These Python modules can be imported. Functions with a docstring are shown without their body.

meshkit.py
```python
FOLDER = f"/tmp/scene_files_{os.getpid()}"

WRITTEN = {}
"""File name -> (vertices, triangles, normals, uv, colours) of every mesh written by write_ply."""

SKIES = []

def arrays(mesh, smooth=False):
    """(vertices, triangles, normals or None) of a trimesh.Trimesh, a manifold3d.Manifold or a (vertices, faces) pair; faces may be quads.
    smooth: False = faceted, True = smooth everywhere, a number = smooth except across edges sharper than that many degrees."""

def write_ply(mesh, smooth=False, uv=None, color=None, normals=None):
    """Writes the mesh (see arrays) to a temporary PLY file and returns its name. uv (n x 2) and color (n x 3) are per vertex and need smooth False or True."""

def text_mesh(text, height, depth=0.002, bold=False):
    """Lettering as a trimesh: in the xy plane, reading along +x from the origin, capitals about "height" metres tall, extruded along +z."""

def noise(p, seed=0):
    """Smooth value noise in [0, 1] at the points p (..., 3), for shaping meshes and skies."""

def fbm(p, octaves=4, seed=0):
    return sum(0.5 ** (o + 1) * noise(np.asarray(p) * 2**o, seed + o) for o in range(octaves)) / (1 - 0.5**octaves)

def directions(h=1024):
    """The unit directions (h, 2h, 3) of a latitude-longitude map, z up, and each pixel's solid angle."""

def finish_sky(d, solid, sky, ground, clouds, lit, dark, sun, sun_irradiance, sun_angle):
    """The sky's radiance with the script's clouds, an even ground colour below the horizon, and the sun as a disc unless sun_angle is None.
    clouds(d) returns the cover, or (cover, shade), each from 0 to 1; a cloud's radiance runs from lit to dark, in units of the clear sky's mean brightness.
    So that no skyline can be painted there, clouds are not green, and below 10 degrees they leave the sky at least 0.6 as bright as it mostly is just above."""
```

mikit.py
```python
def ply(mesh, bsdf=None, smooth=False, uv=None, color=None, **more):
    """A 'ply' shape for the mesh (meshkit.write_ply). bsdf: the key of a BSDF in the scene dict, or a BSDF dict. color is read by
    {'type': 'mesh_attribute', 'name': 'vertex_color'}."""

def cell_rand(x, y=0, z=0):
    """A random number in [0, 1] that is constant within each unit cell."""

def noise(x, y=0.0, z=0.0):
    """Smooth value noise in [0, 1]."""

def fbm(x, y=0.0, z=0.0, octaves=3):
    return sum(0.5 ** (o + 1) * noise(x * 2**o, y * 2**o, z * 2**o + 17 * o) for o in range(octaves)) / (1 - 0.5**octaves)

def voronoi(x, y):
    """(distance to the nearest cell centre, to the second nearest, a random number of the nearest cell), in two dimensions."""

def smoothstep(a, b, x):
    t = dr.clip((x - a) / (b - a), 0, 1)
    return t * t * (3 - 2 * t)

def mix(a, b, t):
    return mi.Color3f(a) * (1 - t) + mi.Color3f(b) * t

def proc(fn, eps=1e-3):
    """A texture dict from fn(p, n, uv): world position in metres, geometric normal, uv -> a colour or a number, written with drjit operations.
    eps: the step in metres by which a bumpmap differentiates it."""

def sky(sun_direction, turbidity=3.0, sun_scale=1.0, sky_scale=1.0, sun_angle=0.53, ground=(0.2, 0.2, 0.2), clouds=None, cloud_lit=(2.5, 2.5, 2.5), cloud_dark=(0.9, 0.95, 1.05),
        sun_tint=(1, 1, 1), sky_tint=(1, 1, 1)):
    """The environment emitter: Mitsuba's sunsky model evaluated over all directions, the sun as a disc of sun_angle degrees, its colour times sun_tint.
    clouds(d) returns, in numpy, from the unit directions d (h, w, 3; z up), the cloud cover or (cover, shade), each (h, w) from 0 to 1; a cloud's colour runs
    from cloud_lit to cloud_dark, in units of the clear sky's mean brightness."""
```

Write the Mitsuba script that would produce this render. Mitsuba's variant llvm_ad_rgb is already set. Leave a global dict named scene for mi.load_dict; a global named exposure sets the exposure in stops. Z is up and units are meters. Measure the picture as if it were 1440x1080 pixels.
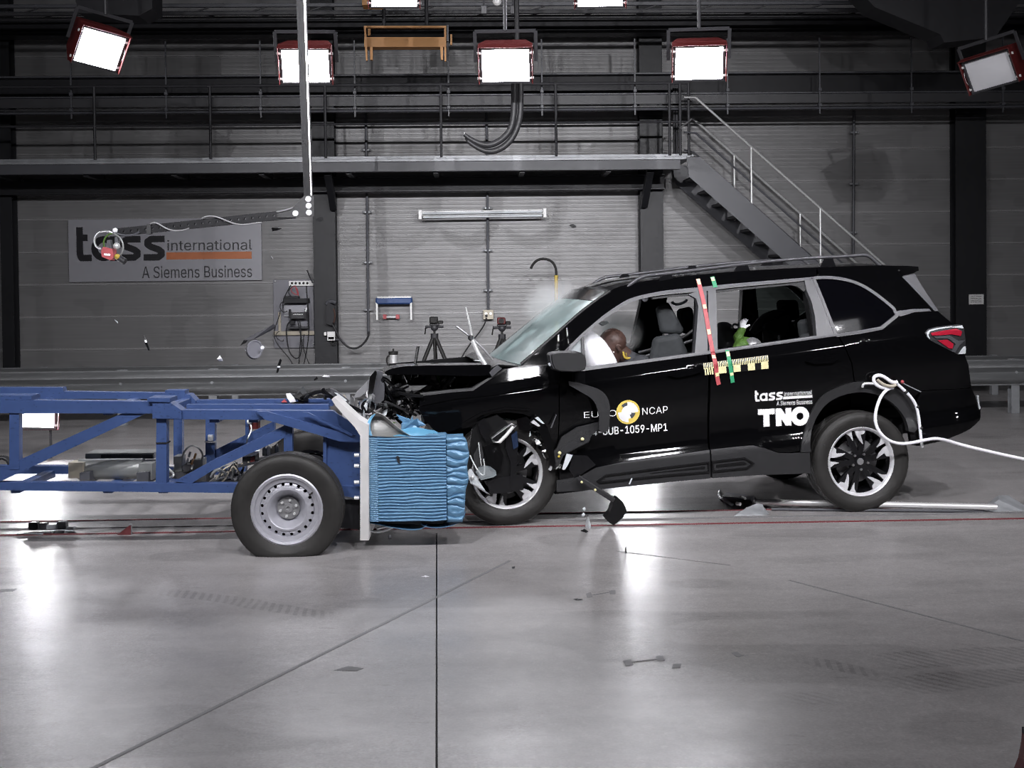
import math, random
import numpy as np
import trimesh
import mitsuba as mi
import drjit as dr
import mikit, meshkit
from mikit import proc, noise, fbm, smoothstep, mix
from shapely.geometry import Polygon, LineString, Point, MultiPolygon
from shapely.ops import unary_union
from scipy.interpolate import PchipInterpolator

scene, labels = {}, {}
V = lambda *a: np.array(a, float)

# ------------------------------------------------------------------ camera
FOC, CX, CY = 1790.0, 720.0, 439.7
CAM = V(0, 0, 1.62)
_yaw, _pit, _rol = math.radians(1.65), math.radians(1.27), 0.0108
_f0 = V(math.sin(_yaw), math.cos(_yaw), 0)
_r0 = V(math.cos(_yaw), -math.sin(_yaw), 0)
FW = _f0 * math.cos(_pit) - V(0, 0, 1) * math.sin(_pit)
_u0 = np.cross(_r0, FW)
RT = _r0 * math.cos(_rol) - _u0 * math.sin(_rol)
UP = _u0 * math.cos(_rol) + _r0 * math.sin(_rol)
scene['camera'] = {
    'type': 'perspective', 'fov': math.degrees(2 * math.atan(720 / FOC)), 'fov_axis': 'x',
    'principal_point_offset_y': (540 - CY) / 1080,
    'to_world': mi.ScalarTransform4f().look_at(CAM.tolist(), (CAM + FW).tolist(), UP.tolist())}

# ------------------------------------------------------------------ light levels
exposure = 0.5
L_FRONT = 42.0      # flood lights over the camera side
L_BACK = 42.0       # flood lights over the walkway, facing the camera
I_SPOT = 130.0     # throw of the reflectors of the front flood lights
I_WIDE = 38.0       # wide throw on the crash
L_LOW = 300.0        # flood lights lying on the floor behind the crash
# ------------------------------------------------------------------ measuring: a point of the place from the sight line that meets a known plane
def ray(px, py):
    return FW + RT * (px - CX) / FOC - UP * (py - CY) / FOC
def U(px, py, Y):
    d = ray(px, py)
    return CAM + d * (Y / d[1])
def F(px, py, z=0.0):
    d = ray(px, py)
    return CAM + d * ((z - CAM[2]) / d[2])

# ------------------------------------------------------------------ scene book-keeping
used = set()
def numbered(name):
    k, i = name, 0
    while k in used:
        i += 1
        k = f'{name}_{i:03d}'
    used.add(k)
    return k
def T(name, label, cat, group=None):
    k = numbered(name)
    labels[k] = {'label': label, 'category': cat}
    if group: labels[k]['group'] = group
    return k
def P(parent, name, mesh, bsdf, smooth=False, label=None, stuff=False, **more):
    k = numbered(parent + '__' + name)
    scene[k] = mikit.ply(mesh, bsdf, smooth, **more)
    if label: labels.setdefault(k, {})['label'] = label
    if stuff: labels.setdefault(k, {})['kind'] = 'stuff'
    return k
def ONE(name, mesh, bsdf, label, cat, group=None, smooth=False, **more):
    k = T(name, label, cat, group)
    scene[k] = mikit.ply(mesh, bsdf, smooth, **more)
    return k
def ST(name, mesh, bsdf, smooth=False, label=None):
    k = numbered(name)
    scene[k] = mikit.ply(mesh, bsdf, smooth)
    labels[k] = {'kind': 'structure'}
    if label: labels[k]['label'] = label
    return k

# ------------------------------------------------------------------ shapes
cat = lambda *ms: trimesh.util.concatenate([m for x in ms for m in (x if isinstance(x, list) else [x])])
def unit(v):
    v = np.asarray(v, float)
    return v / (np.linalg.norm(v) + 1e-12)
def hull(pts):
    return trimesh.Trimesh(np.asarray(pts, float)).convex_hull if False else trimesh.convex.convex_hull(np.asarray(pts, float))
def box(c, s, bev=0.0):
    c, h = np.asarray(c, float), np.asarray(s, float) / 2
    if bev <= 0:
        m = trimesh.creation.box(2 * h)
    else:
        b = min(bev, h.min() * .49)
        pts = []
        for k in range(3):
            e = h.copy() - b
            e[k] = h[k]
            pts += [V(x, y, z) * e for x in (-1, 1) for y in (-1, 1) for z in (-1, 1)]
        m = hull(pts)
    m.apply_translation(c)
    return m
def frame(z, up=None):
    z = unit(z)
    up = V(0, 0, 1) if up is None else np.asarray(up, float)
    if abs(z @ unit(up)) > .98: up = V(1, 0, 0) if abs(z[0]) < .9 else V(0, 1, 0)
    x = unit(np.cross(up, z))
    y = np.cross(z, x)
    m = np.eye(4)
    m[:3, 0], m[:3, 1], m[:3, 2] = x, y, z
    return m
def bar(p0, p1, w, h, up=None, bev=.004):
    """a rectangular bar from p0 to p1; h is measured along up"""
    p0, p1 = np.asarray(p0, float), np.asarray(p1, float)
    m = box((0, 0, 0), (w, h, np.linalg.norm(p1 - p0)), bev)
    M = frame(p1 - p0, up)
    M[:3, 3] = (p0 + p1) / 2
    m.apply_transform(M)
    return m
def cyl(p0, p1, r, n=16, r1=None):
    p0, p1 = np.asarray(p0, float), np.asarray(p1, float)
    L = np.linalg.norm(p1 - p0)
    r1 = r if r1 is None else r1
    m = lathe([(0, 0), (r, 0), (r1, L), (0, L)], n)
    M = frame(p1 - p0)
    M[:3, 3] = p0
    m.apply_transform(M)
    return m
def lathe(prof, n=32):
    """profile of (radius, height), turned about z"""
    pr = np.asarray(prof, float)
    a = np.arange(n) * 2 * np.pi / n
    v = np.stack([pr[:, None, 0] * np.cos(a), pr[:, None, 0] * np.sin(a), np.repeat(pr[:, 1:2], n, 1)], -1).reshape(-1, 3)
    i, j = np.meshgrid(np.arange(len(pr) - 1), np.arange(n), indexing='ij')
    q = np.stack([i * n + j, i * n + (j + 1) % n, (i + 1) * n + (j + 1) % n, (i + 1) * n + j], -1).reshape(-1, 4)
    f = np.vstack([q[:, [0, 1, 2]], q[:, [0, 2, 3]]])
    m = trimesh.Trimesh(v, f, process=False)
    m.merge_vertices()
    m.update_faces(m.nondegenerate_faces())
    return m
def placed(m, origin, x, y, z):
    M = np.eye(4)
    M[:3, 0], M[:3, 1], M[:3, 2], M[:3, 3] = x, y, z, origin
    m = m.copy()
    m.apply_transform(M)
    return m
def spline(pts, n=8, closed=False):
    pts = np.asarray(pts, float)
    if len(pts) < 3: return pts
    t = np.r_[0, np.cumsum(np.linalg.norm(np.diff(pts, axis=0), axis=1) ** .6 + 1e-6)]
    from scipy.interpolate import CubicSpline
    return CubicSpline(t, pts)(np.linspace(0, t[-1], n * (len(pts) - 1) + 1))
def tube(pts, r, n=8, smooth=0):
    p = spline(pts, smooth) if smooth else np.asarray(pts, float)
    tg = np.gradient(p, axis=0)
    tg /= np.linalg.norm(tg, axis=1, keepdims=True) + 1e-12
    a = unit(np.cross(tg[0], V(0, 0, 1) if abs(tg[0, 2]) < .9 else V(1, 0, 0)))
    A = []
    for k in range(len(p)):
        a = unit(a - tg[k] * (a @ tg[k]))
        A.append(a)
    A = np.array(A)
    B = np.cross(tg, A)
    ang = np.arange(n) * 2 * np.pi / n
    rr = np.broadcast_to(r, (len(p),))[:, None, None]
    v = p[:, None] + rr * (np.cos(ang)[None, :, None] * A[:, None] + np.sin(ang)[None, :, None] * B[:, None])
    i, j = np.meshgrid(np.arange(len(p) - 1), np.arange(n), indexing='ij')
    q = np.stack([i * n + j, i * n + (j + 1) % n, (i + 1) * n + (j + 1) % n, (i + 1) * n + j], -1).reshape(-1, 4)
    v = np.vstack([v.reshape(-1, 3), p[:1], p[-1:]])
    c0, c1, e = len(v) - 2, len(v) - 1, (len(p) - 1) * n
    caps = [[c0, (k + 1) % n, k] for k in range(n)] + [[c1, e + k, e + (k + 1) % n] for k in range(n)]
    return trimesh.Trimesh(v, np.vstack([q[:, [0, 1, 2]], q[:, [0, 2, 3]], caps]), process=False)
def ball(c, r, sub=2):
    m = trimesh.creation.icosphere(subdivisions=sub)
    m.apply_scale(np.broadcast_to(np.asarray(r, float), (3,)))
    m.apply_translation(c)
    return m
def geoms(g):
    return [x for x in (g.geoms if hasattr(g, 'geoms') else [g]) if x.geom_type == 'Polygon' and x.area > 1e-9]
def extrude(g, d):
    return cat([trimesh.creation.extrude_polygon(x, d, engine='earcut') for x in geoms(g)])
def slab(pts, Y, d, bev=0):
    """an outline measured on the upright plane at distance Y, d metres deep"""
    q = np.array([U(a, b, Y)[[0, 2]] for a, b in pts])
    m = extrude(Polygon(q).buffer(0), d)
    v = m.vertices.copy()
    m.vertices = np.stack([v[:, 0], Y + v[:, 2], v[:, 1]], 1)
    m.fix_normals()
    return m
def loft(rows, closed=False, cap=False):
    """a grid of points (rows x columns x 3) as a surface"""
    g = np.asarray(rows, float)
    a, b = g.shape[:2]
    i, j = np.meshgrid(np.arange(a - 1), np.arange(b - (0 if closed else 1)), indexing='ij')
    q = np.stack([i * b + j, i * b + (j + 1) % b, (i + 1) * b + (j + 1) % b, (i + 1) * b + j], -1).reshape(-1, 4)
    return trimesh.Trimesh(g.reshape(-1, 3), np.vstack([q[:, [0, 1, 2]], q[:, [0, 2, 3]]]), process=False)
def shell(rows, d):
    """loft with thickness d along its normals"""
    m = loft(rows)
    n = m.vertex_normals
    inner = m.copy()
    inner.vertices = m.vertices - n * d
    inner.invert()
    g = np.asarray(rows)
    a, b = g.shape[:2]
    idx = np.arange(a * b).reshape(a, b)
    ring = np.r_[idx[0, :], idx[1:, -1], idx[-1, -2::-1], idx[-2:0:-1, 0]]
    N = a * b
    f = []
    for k in range(len(ring)):
        p, q = ring[k], ring[(k + 1) % len(ring)]
        f += [[p, p + N, q + N], [p, q + N, q]]
    out = trimesh.Trimesh(np.vstack([m.vertices, inner.vertices]), np.vstack([m.faces, inner.faces + N, f]), process=False)
    return out
def fitted(mesh, w, h):
    """text mesh scaled to w x h, corner at the origin"""
    m = mesh.copy()
    lo, hi = m.bounds
    m.apply_translation(-lo)
    m.apply_scale([w / (hi - lo)[0], h / (hi - lo)[1], 1])
    return m
def words(s, w, h, d=.002, bold=False):
    return fitted(meshkit.text_mesh(s, .1, d, bold), w, h)
def stroke(pts, w, cap=2, join=1):
    return LineString(pts).buffer(w / 2, cap_style=cap, join_style=join)
def logo_word():
    """the heavy lower-case word of the sign, letter height 1"""
    w = .27
    t = unary_union([stroke([(.135, 1.42), (.135, .3), (.2, .135), (.62, .135)], w), stroke([(.13, .98), (.46, .98)], w)])
    a = unary_union([Point(1.13, .52).buffer(.52).difference(Point(1.13, .52).buffer(.52 - w)), stroke([(1.52, 1.03), (1.52, 0)], w)])
    def s(x): return stroke([(x + .88, .9), (x + .33, .9), (x + .17, .8), (x + .17, .68), (x + .3, .58), (x + .62, .46), (x + .74, .36), (x + .74, .24), (x + .6, .135), (x, .135)], w)
    return unary_union([t, a, s(1.78), s(2.78)])

# ------------------------------------------------------------------ materials
def mat(name, **kw):
    scene[name] = {'type': 'twosided', 'bsdf': kw}
    return name
def pr(name, c, rough=.5, metal=0.0, spec=.5, **kw):
    c = c if isinstance(c, dict) else {'type': 'rgb', 'value': list(c)}
    d = dict(type='principled', base_color=c, roughness=rough, metallic=metal, specular=spec, **kw)
    return mat(name, **d)
# floor concrete: worn, polished, with tyre marks; everything in metres on the floor
def _seg(p, a, b):
    ax, ay, bx, by = *a, *b
    L = math.hypot(bx - ax, by - ay)
    ux, uy = (bx - ax) / L, (by - ay) / L
    u = (p.x - ax) * ux + (p.y - ay) * uy
    v = -(p.x - ax) * uy + (p.y - ay) * ux
    return u, v, L
MARKS = [((-1.75, 6.85), (-.62, 6.25), .075), ((1.62, 5.3), (3.2, 5.55), .13), ((1.55, 4.98), (3.0, 5.28), .12), ((1.1, 4.85), (1.45, 4.92), .1), ((-.92, 4.6), (-.72, 4.75), .1), ((1.3, 5.45), (1.75, 5.12), .06)]
def floor_marks(p):
    wob = noise(p.x * 5, p.y * 5) * .05
    m = mi.Float(0)
    for a, b, w in MARKS:
        u, v, L = _seg(p, a, b)
        v = v + wob - .025 + .06 * dr.square(u / L)
        inside = smoothstep(0, .25, u) * smoothstep(L, L - .25, u) * smoothstep(w, w * .8, dr.abs(v))
        tread = .25 + .75 * smoothstep(-.1, .3, dr.sin((u + v * .6) * 118.0))
        m = dr.maximum(m, inside * tread)
    return m
def f_floor(p, n, uv):
    big = fbm(p.x * .5, p.y * .9, 3.0, 4)
    streak = fbm(p.x * .8, p.y * 5.0, 9.0, 4)
    fine = fbm(p.x * 22, p.y * 30, 1.0, 3)
    g = .235 + .05 * (big - .5) + .065 * (streak - .5) + .03 * (fine - .5)
    lane = smoothstep(.55, .1, dr.abs(p.y - 8.75)) * .03 + smoothstep(.30, .05, dr.abs(p.y - 7.75)) * .03 * smoothstep(.3, .8, streak)
    spot = smoothstep(.70, .78, noise(p.x * 1.7, p.y * 3.1, 5.0)) * .03
    scr = smoothstep(.93, .97, noise(p.x * 6 + p.y * 9, p.y * 60, 2.0)) * .03
    fleck = (noise(p.x * 140, p.y * 140, 3.0) - .5) * .035 + smoothstep(.80, .9, noise(p.x * 60, p.y * 75, 8.0)) * .02
    patch = smoothstep(.55, .75, fbm(p.x * 2.1, p.y * 3.0, 6.0, 4)) * .022
    g = g + fleck - patch - lane - spot - scr - .05 * floor_marks(p)
    return mi.Color3f(g * 1.0, g * .955, g * .955)
def f_floor_rough(p, n, uv):
    return .27 + .16 * fbm(p.x * 1.1, p.y * 4.0, 4.0, 3)
mat('m_floor', type='principled', base_color=proc(f_floor), roughness=proc(f_floor_rough), specular=.55)
def f_wall(p, n, uv):
    g = .205 + .025 * (fbm(p.x * .9, p.z * 1.2, 1.0, 3) - .5) + .02 * (noise(p.x * 2, p.z * 60) - .5)
    s = smoothstep(.66, .8, noise(p.x * 3.3, p.z * 5.0, 7.0)) * .02
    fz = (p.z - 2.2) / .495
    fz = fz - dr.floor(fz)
    lip = smoothstep(.925, .945, fz) * .09  # seam highlight painted into the colour along each panel top
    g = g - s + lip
    return mi.Color3f(g, g * .99, g)
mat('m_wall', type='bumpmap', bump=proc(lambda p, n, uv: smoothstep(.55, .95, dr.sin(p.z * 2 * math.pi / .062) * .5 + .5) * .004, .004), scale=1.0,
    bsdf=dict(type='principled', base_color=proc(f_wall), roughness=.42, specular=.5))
pr('m_lip', (.40, .40, .41), .4)
pr('m_black', (.013, .013, .016), .55, spec=.35)
pr('m_column', proc(lambda p, n, uv: mi.Color3f(.0095, .010, .0125) * (.8 + .5 * fbm(p.x * 3, p.z * 2, p.y, 3))), .5, spec=.4)
pr('m_dark', (.030, .030, .034), .5)
pr('m_steel_grey', (.068, .070, .080), .45, spec=.5)
pr('m_galv', proc(lambda p, n, uv: mi.Color3f(.30, .31, .325) * (.75 + .5 * fbm(p.x * 14, p.y * 14, p.z * 14, 3))), 0.45, metal=0.3)
pr('m_rail', proc(lambda p, n, uv: mi.Color3f(.19, .195, .20) * (.8 + .4 * fbm(p.x * 3, p.y * 3, p.z * 20, 3))), 0.42, metal=0.25)
pr('m_alu', (.80, .80, .80), 0.34, metal=0.55)
pr('m_chrome', (.85, .85, .87), .10, metal=1.0)
pr('m_white', (.78, .78, .77), .4)
pr('m_orange', (.42, .19, .045), .5)
pr('m_signorange', (.50, .16, .06), .5)
pr('m_signplate', (.33, .33, .36), .45)
pr('m_red', (.085, .010, .010), .45)
pr('m_redline', (.15, .034, .038), .6)
pr('m_rubber', (.018, .0175, .017), .62, spec=.35)
pr('m_yellow', (.45, .32, .05), .5)
pr('m_blueseat', (.03, .07, .20), .5)
pr('m_cable', (.02, .02, .022), .5)
pr('m_joint', (.10, .10, .105), .6)
pr('m_strip', (.165, .163, .165), .55)
pr('m_tapebit', (.145, .142, .146), .6)
pr('m_boardgrey', (.19, .19, .215), .5)
pr('m_beige', (.42, .38, .30), .5)

# ------------------------------------------------------------------ floor
XJ = -.20
ST('floor', cat(box((XJ / 2 - 5.5 - .004 * 0, 8.0, -.08), (abs(-11 - XJ) * 1.0, 27.0, .12)), ), 'm_black')
scene.pop('floor'); used.discard('floor'); labels.pop('floor')
ST('floor', box((0, 8.0, -.09), (24, 27, .12)), 'm_joint')
jx0, jx1 = F(614, 760)[0], F(614, 1080)[0]
def floor_slab(x0a, x0b, x1a, x1b, y0, y1):
    m = trimesh.creation.extrude_polygon(Polygon([(x0a, y0), (x1a, y0), (x1b, y1), (x0b, y1)]), .03)
    m.apply_translation((0, 0, -.03))
    return m
def jx(y): return jx1 + (jx0 - jx1) * (y - 4.244) / (8.06 - 4.244)
P('floor', 'slab', floor_slab(-12, -12, jx(-5.5) - .004, jx(8.32) - .004, -5.5, 8.32), 'm_floor')
P('floor', 'slab', floor_slab(jx(-5.5) + .004, jx(8.32) + .004, 12, 12, -5.5, 8.32), 'm_floor')
P('floor', 'slab', floor_slab(-12, -12, 12, 12, 8.322, 21.5), 'm_floor')
def strip(a, b, w, name, m, za=.0015, label=None):
    p, q = F(*a), F(*b)
    return P('floor', name, bar(p + V(0, 0, za / 2), q + V(0, 0, za / 2), w, za, bev=0), m, label=label)
strip((128, 1082), (718, 788), .020, 'saw_cut', 'm_strip')
strip((866, 775), (1027, 795), .010, 'saw_cut', 'm_strip')
strip((1110, 816), (1440, 902), .016, 'saw_cut', 'm_strip')
for Y, w, n in ((8.46, .022, 'guide_line'), (8.95, .016, 'guide_line')):
    P('floor', n, box((0, Y, .003), (16, w, .006)), 'm_redline', label='red guide line along the track')
P('floor', 'track_edge', box((0, 8.68, .003), (16, .03, .006)), 'm_strip')
def flat_poly(pts, h=.0012):
    q = np.array([F(a, b)[:2] for a, b in pts])
    return extrude(Polygon(q).buffer(0), h)
for pts in ([(824, 835), (831, 833), (833, 839), (826, 841)], [(856, 831), (865, 830), (866, 835), (858, 836)], [(876, 929), (887, 927), (891, 935), (880, 937)],
            [(922, 923), (932, 922), (935, 929), (925, 930)], [(947, 934), (958, 933), (957, 939), (945, 940)], [(469, 943), (490, 937), (512, 940), (500, 944)],
            [(1028, 918), (1036, 917), (1046, 922), (1036, 924)], [(0, 829), (24, 828), (20, 831), (0, 833)]):
    P('floor', 'tape_patch', flat_poly(pts), 'm_tapebit')
for a, b in (((833, 837), (857, 833)), ((889, 931), (924, 927))):
    strip(a, b, .012, 'tape_patch', 'm_tapebit', .0012)

# ------------------------------------------------------------------ back wall: sheet-metal panels between the columns
YW = 19.6
COLS = [(2, 19), (441.5, 473), (901, 933.5), (1344, 1387)]
colx = [(U(a, 400, YW - .25)[0], U(b, 400, YW - .25)[0]) for a, b in COLS]
pitch = colx[1][0] - colx[0][0]
edges = [-13.0] + [sum(c) / 2 for c in colx] + [13.0]
ST('wall_back', box((0, YW + .12, 3.6), (26, .1, 7.6)), 'm_black')
z0, dz = 2.2, .495
def wall_panel(xa, xb, za, zb):
    prof = [(0, za - .004), (.0, zb - .03), (-.016, zb - .026), (-.012, zb - .004), (.03, zb + .0), (.04, zb), (.04, za - .004)]
    m = extrude(Polygon(prof), xb - xa)
    v = m.vertices.copy()
    m.vertices = np.stack([xa + v[:, 2], YW + v[:, 0], v[:, 1]], 1)
    m.fix_normals()
    return m
for i in range(5):
    for k in range(-5, 10):
        za, zb = z0 + dz * k, z0 + dz * (k + 1)
        if zb < .05: continue
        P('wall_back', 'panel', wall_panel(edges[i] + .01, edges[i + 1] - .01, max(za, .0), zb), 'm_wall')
def column(x0, x1, y1=YW - .02, d=.24, z1=7.2):
    w = x1 - x0
    return cat(box(((x0 + x1) / 2, y1 - d + .008, z1 / 2), (w, .016, z1), .003), box(((x0 + x1) / 2, y1 - .008, z1 / 2), (w, .016, z1), .003), box(((x0 + x1) / 2, y1 - d / 2, z1 / 2), (.014, d - .034, z1)))
desc = ['black steel column at the left edge beside the wall sign', 'black steel column right of the electronics board', 'black steel column under the right end of the walkway', 'broad black steel column behind the car tail']
ckeys = []
for (x0, x1), l in zip(colx, desc):
    ckeys.append(ONE('steel_column', column(x0, x1), 'm_column', l, 'column'))
# notice on the right column, grey plate
p, q = U(1363, 414, YW - .29), U(1384, 428, YW - .29)
k = T('notice_plate', 'small white notice plate on the broad black column behind the car tail', 'sign')
P(k, 'plate', box(((p[0] + q[0]) / 2, YW - .270, (p[2] + q[2]) / 2), (q[0] - p[0], .008, p[2] - q[2]), .002), 'm_white')
P(k, 'print', cat(*[box(((p[0] + q[0]) / 2, YW - .2745, p[2] - .03 - .03 * i), (q[0] - p[0] - .06, .001, .006)) for i in range(4)]), 'm_dark')

# side walls and the dark rear of the hall are far outside; the roof
ST('ceiling', box((0, 10.5, 7.25), (26, 23, .12)), 'm_black')
for i, (ya, yb, za, zb, mt, l) in enumerate([
        (104, 116, 18.9, .18, 'm_dark', 'upper flange'), ]): pass
def hbeam(y_top, y_bot, Y, d, m, label, catg, name, xa=-12.5, xb=12.5):
    a, b = U(720, y_top, Y)[2], U(720, y_bot, Y)[2]
    t = T(name, label, catg)
    h = a - b
    P(t, 'web', box(((xa + xb) / 2, Y + d / 2, (a + b) / 2), (xb - xa, .02, h - .03)), 'm_black')
    P(t, 'flange', box(((xa + xb) / 2, Y + d / 2, a - .0125), (xb - xa, d, .025), .004), m)
    P(t, 'flange', box(((xa + xb) / 2, Y + d / 2, b + .0125), (xb - xa, d, .025), .004), m)
    return t
hbeam(103, 134, 18.75, .3, 'm_steel_grey', 'dark runway beam along the wall above the walkway handrail', 'beam', 'runway_beam')
hbeam(26, 47, 18.9, .3, 'm_column', 'dark steel beam high under the roof across the whole hall', 'beam', 'roof_beam')
hbeam(246, 268, YW - .42, .22, 'm_column', 'black main beam below the walkway between the columns', 'beam', 'main_beam', -12.5, U(935, 250, YW - .4)[0])
# cable tray below the runway beam
t = T('cable_tray', 'long grey cable tray hung below the runway beam', 'cable tray')
a, b = U(720, 134, 18.5)[2], U(720, 154, 18.5)[2]
P(t, 'tray_side', box((0, 18.5, (a + b) / 2 + .03), (25, .02, a - b - .07), .003), 'm_dark')
P(t, 'tray_bottom', box((0, 18.7, b + .03), (25, .4, .02)), 'm_dark')
P(t, 'pipe', cyl((-12.5, 18.48, b - .01), (12.5, 18.48, b - .01), .018, 10), 'm_steel_grey', 30)
rng = random.Random(4)
for x in np.arange(-9.8, 10, 1.35):
    P(t, 'hanger', cat(box((x, 18.47, a + .25), (.02, .02, 1.1)), box((x, 18.46, b + .03), (.05, .05, .05), .006), box((x, 18.46, a + .05), (.05, .05, .05), .006)), 'm_steel_grey')
# ceiling rails seen along the top edge
for yt, yb, Y, nm, lab in ((6, 17, 17.2, 'lighting_rail', 'dark lighting rail along the top of the hall'), (16, 24, 17.9, 'lighting_rail', 'thin lower lighting rail under the roof beam')):
    t = T(nm, lab, 'rail')
    za, zb = U(720, yt, Y)[2], U(720, yb, Y)[2]
    P(t, 'chord', box((0, Y, za), (24, .05, .05), .006), 'm_steel_grey')
    P(t, 'chord', box((0, Y, zb), (24, .05, .05), .006), 'm_dark')
    for x in np.arange(-9, 9.1, .75):
        P(t, 'strut', bar((x, Y, zb), (x + .3, Y, za), .02, .02), 'm_dark')
# bracketed dark crane box hanging at top left and top right
for pts, Y, lab in (([(100, -30), (214, -30), (214, 12), (195, 22), (110, 18)], 15.5, 'dark crane end carriage at the top left of the hall'),
                    ([(1165, -60), (1440, -60), (1440, -6), (1400, 52), (1328, 60), (1322, 48), (1230, 10)], 16.0, 'dark crane carriage at the top right of the hall')):
    t = T('crane_carriage', lab, 'crane')
    P(t, 'body', slab(pts, Y, .5), 'm_black')
    cx = np.mean([U(a, b, Y) for a, b in pts], axis=0)
    P(t, 'hanger', box((cx[0], Y + .25, (cx[2] + 7.2) / 2 + .2), (.12, .12, 7.2 - cx[2] - .4)), 'm_black')

# ------------------------------------------------------------------ walkway along the wall, its railing, the stairs
YF, YB = 18.3, YW - .3
t = T('walkway', 'dark steel walkway along the back wall with tube railing', 'walkway')
xr = U(971, 222, YF)[0]
zt = U(660, 222.5, YF)[2]
zc = U(660, 240, YF)[2]
P(t, 'deck', box(((-12.5 + xr) / 2, (YF + YB) / 2, zt - .02), (xr + 12.5, YB - YF, .04), .004), 'm_galv')
xe = U(957, 230, YF)[0]
P(t, 'edge_beam', cat(box(((-12.5 + xe) / 2, YF + .03, (zt - .04 + zc) / 2), (xe + 12.5, .012, zt - .04 - zc), .002), box(((-12.5 + xe) / 2, YF + .08, zc + .006), (xe + 12.5, .1, .012))), 'm_steel_grey')
for x in np.arange(-9.3, xe, 1.25):
    P(t, 'cross_beam', box((x, (YF + YB) / 2 + .05, zc + .04), (.08, YB - YF - .15, .14), .004), 'm_column')
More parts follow.
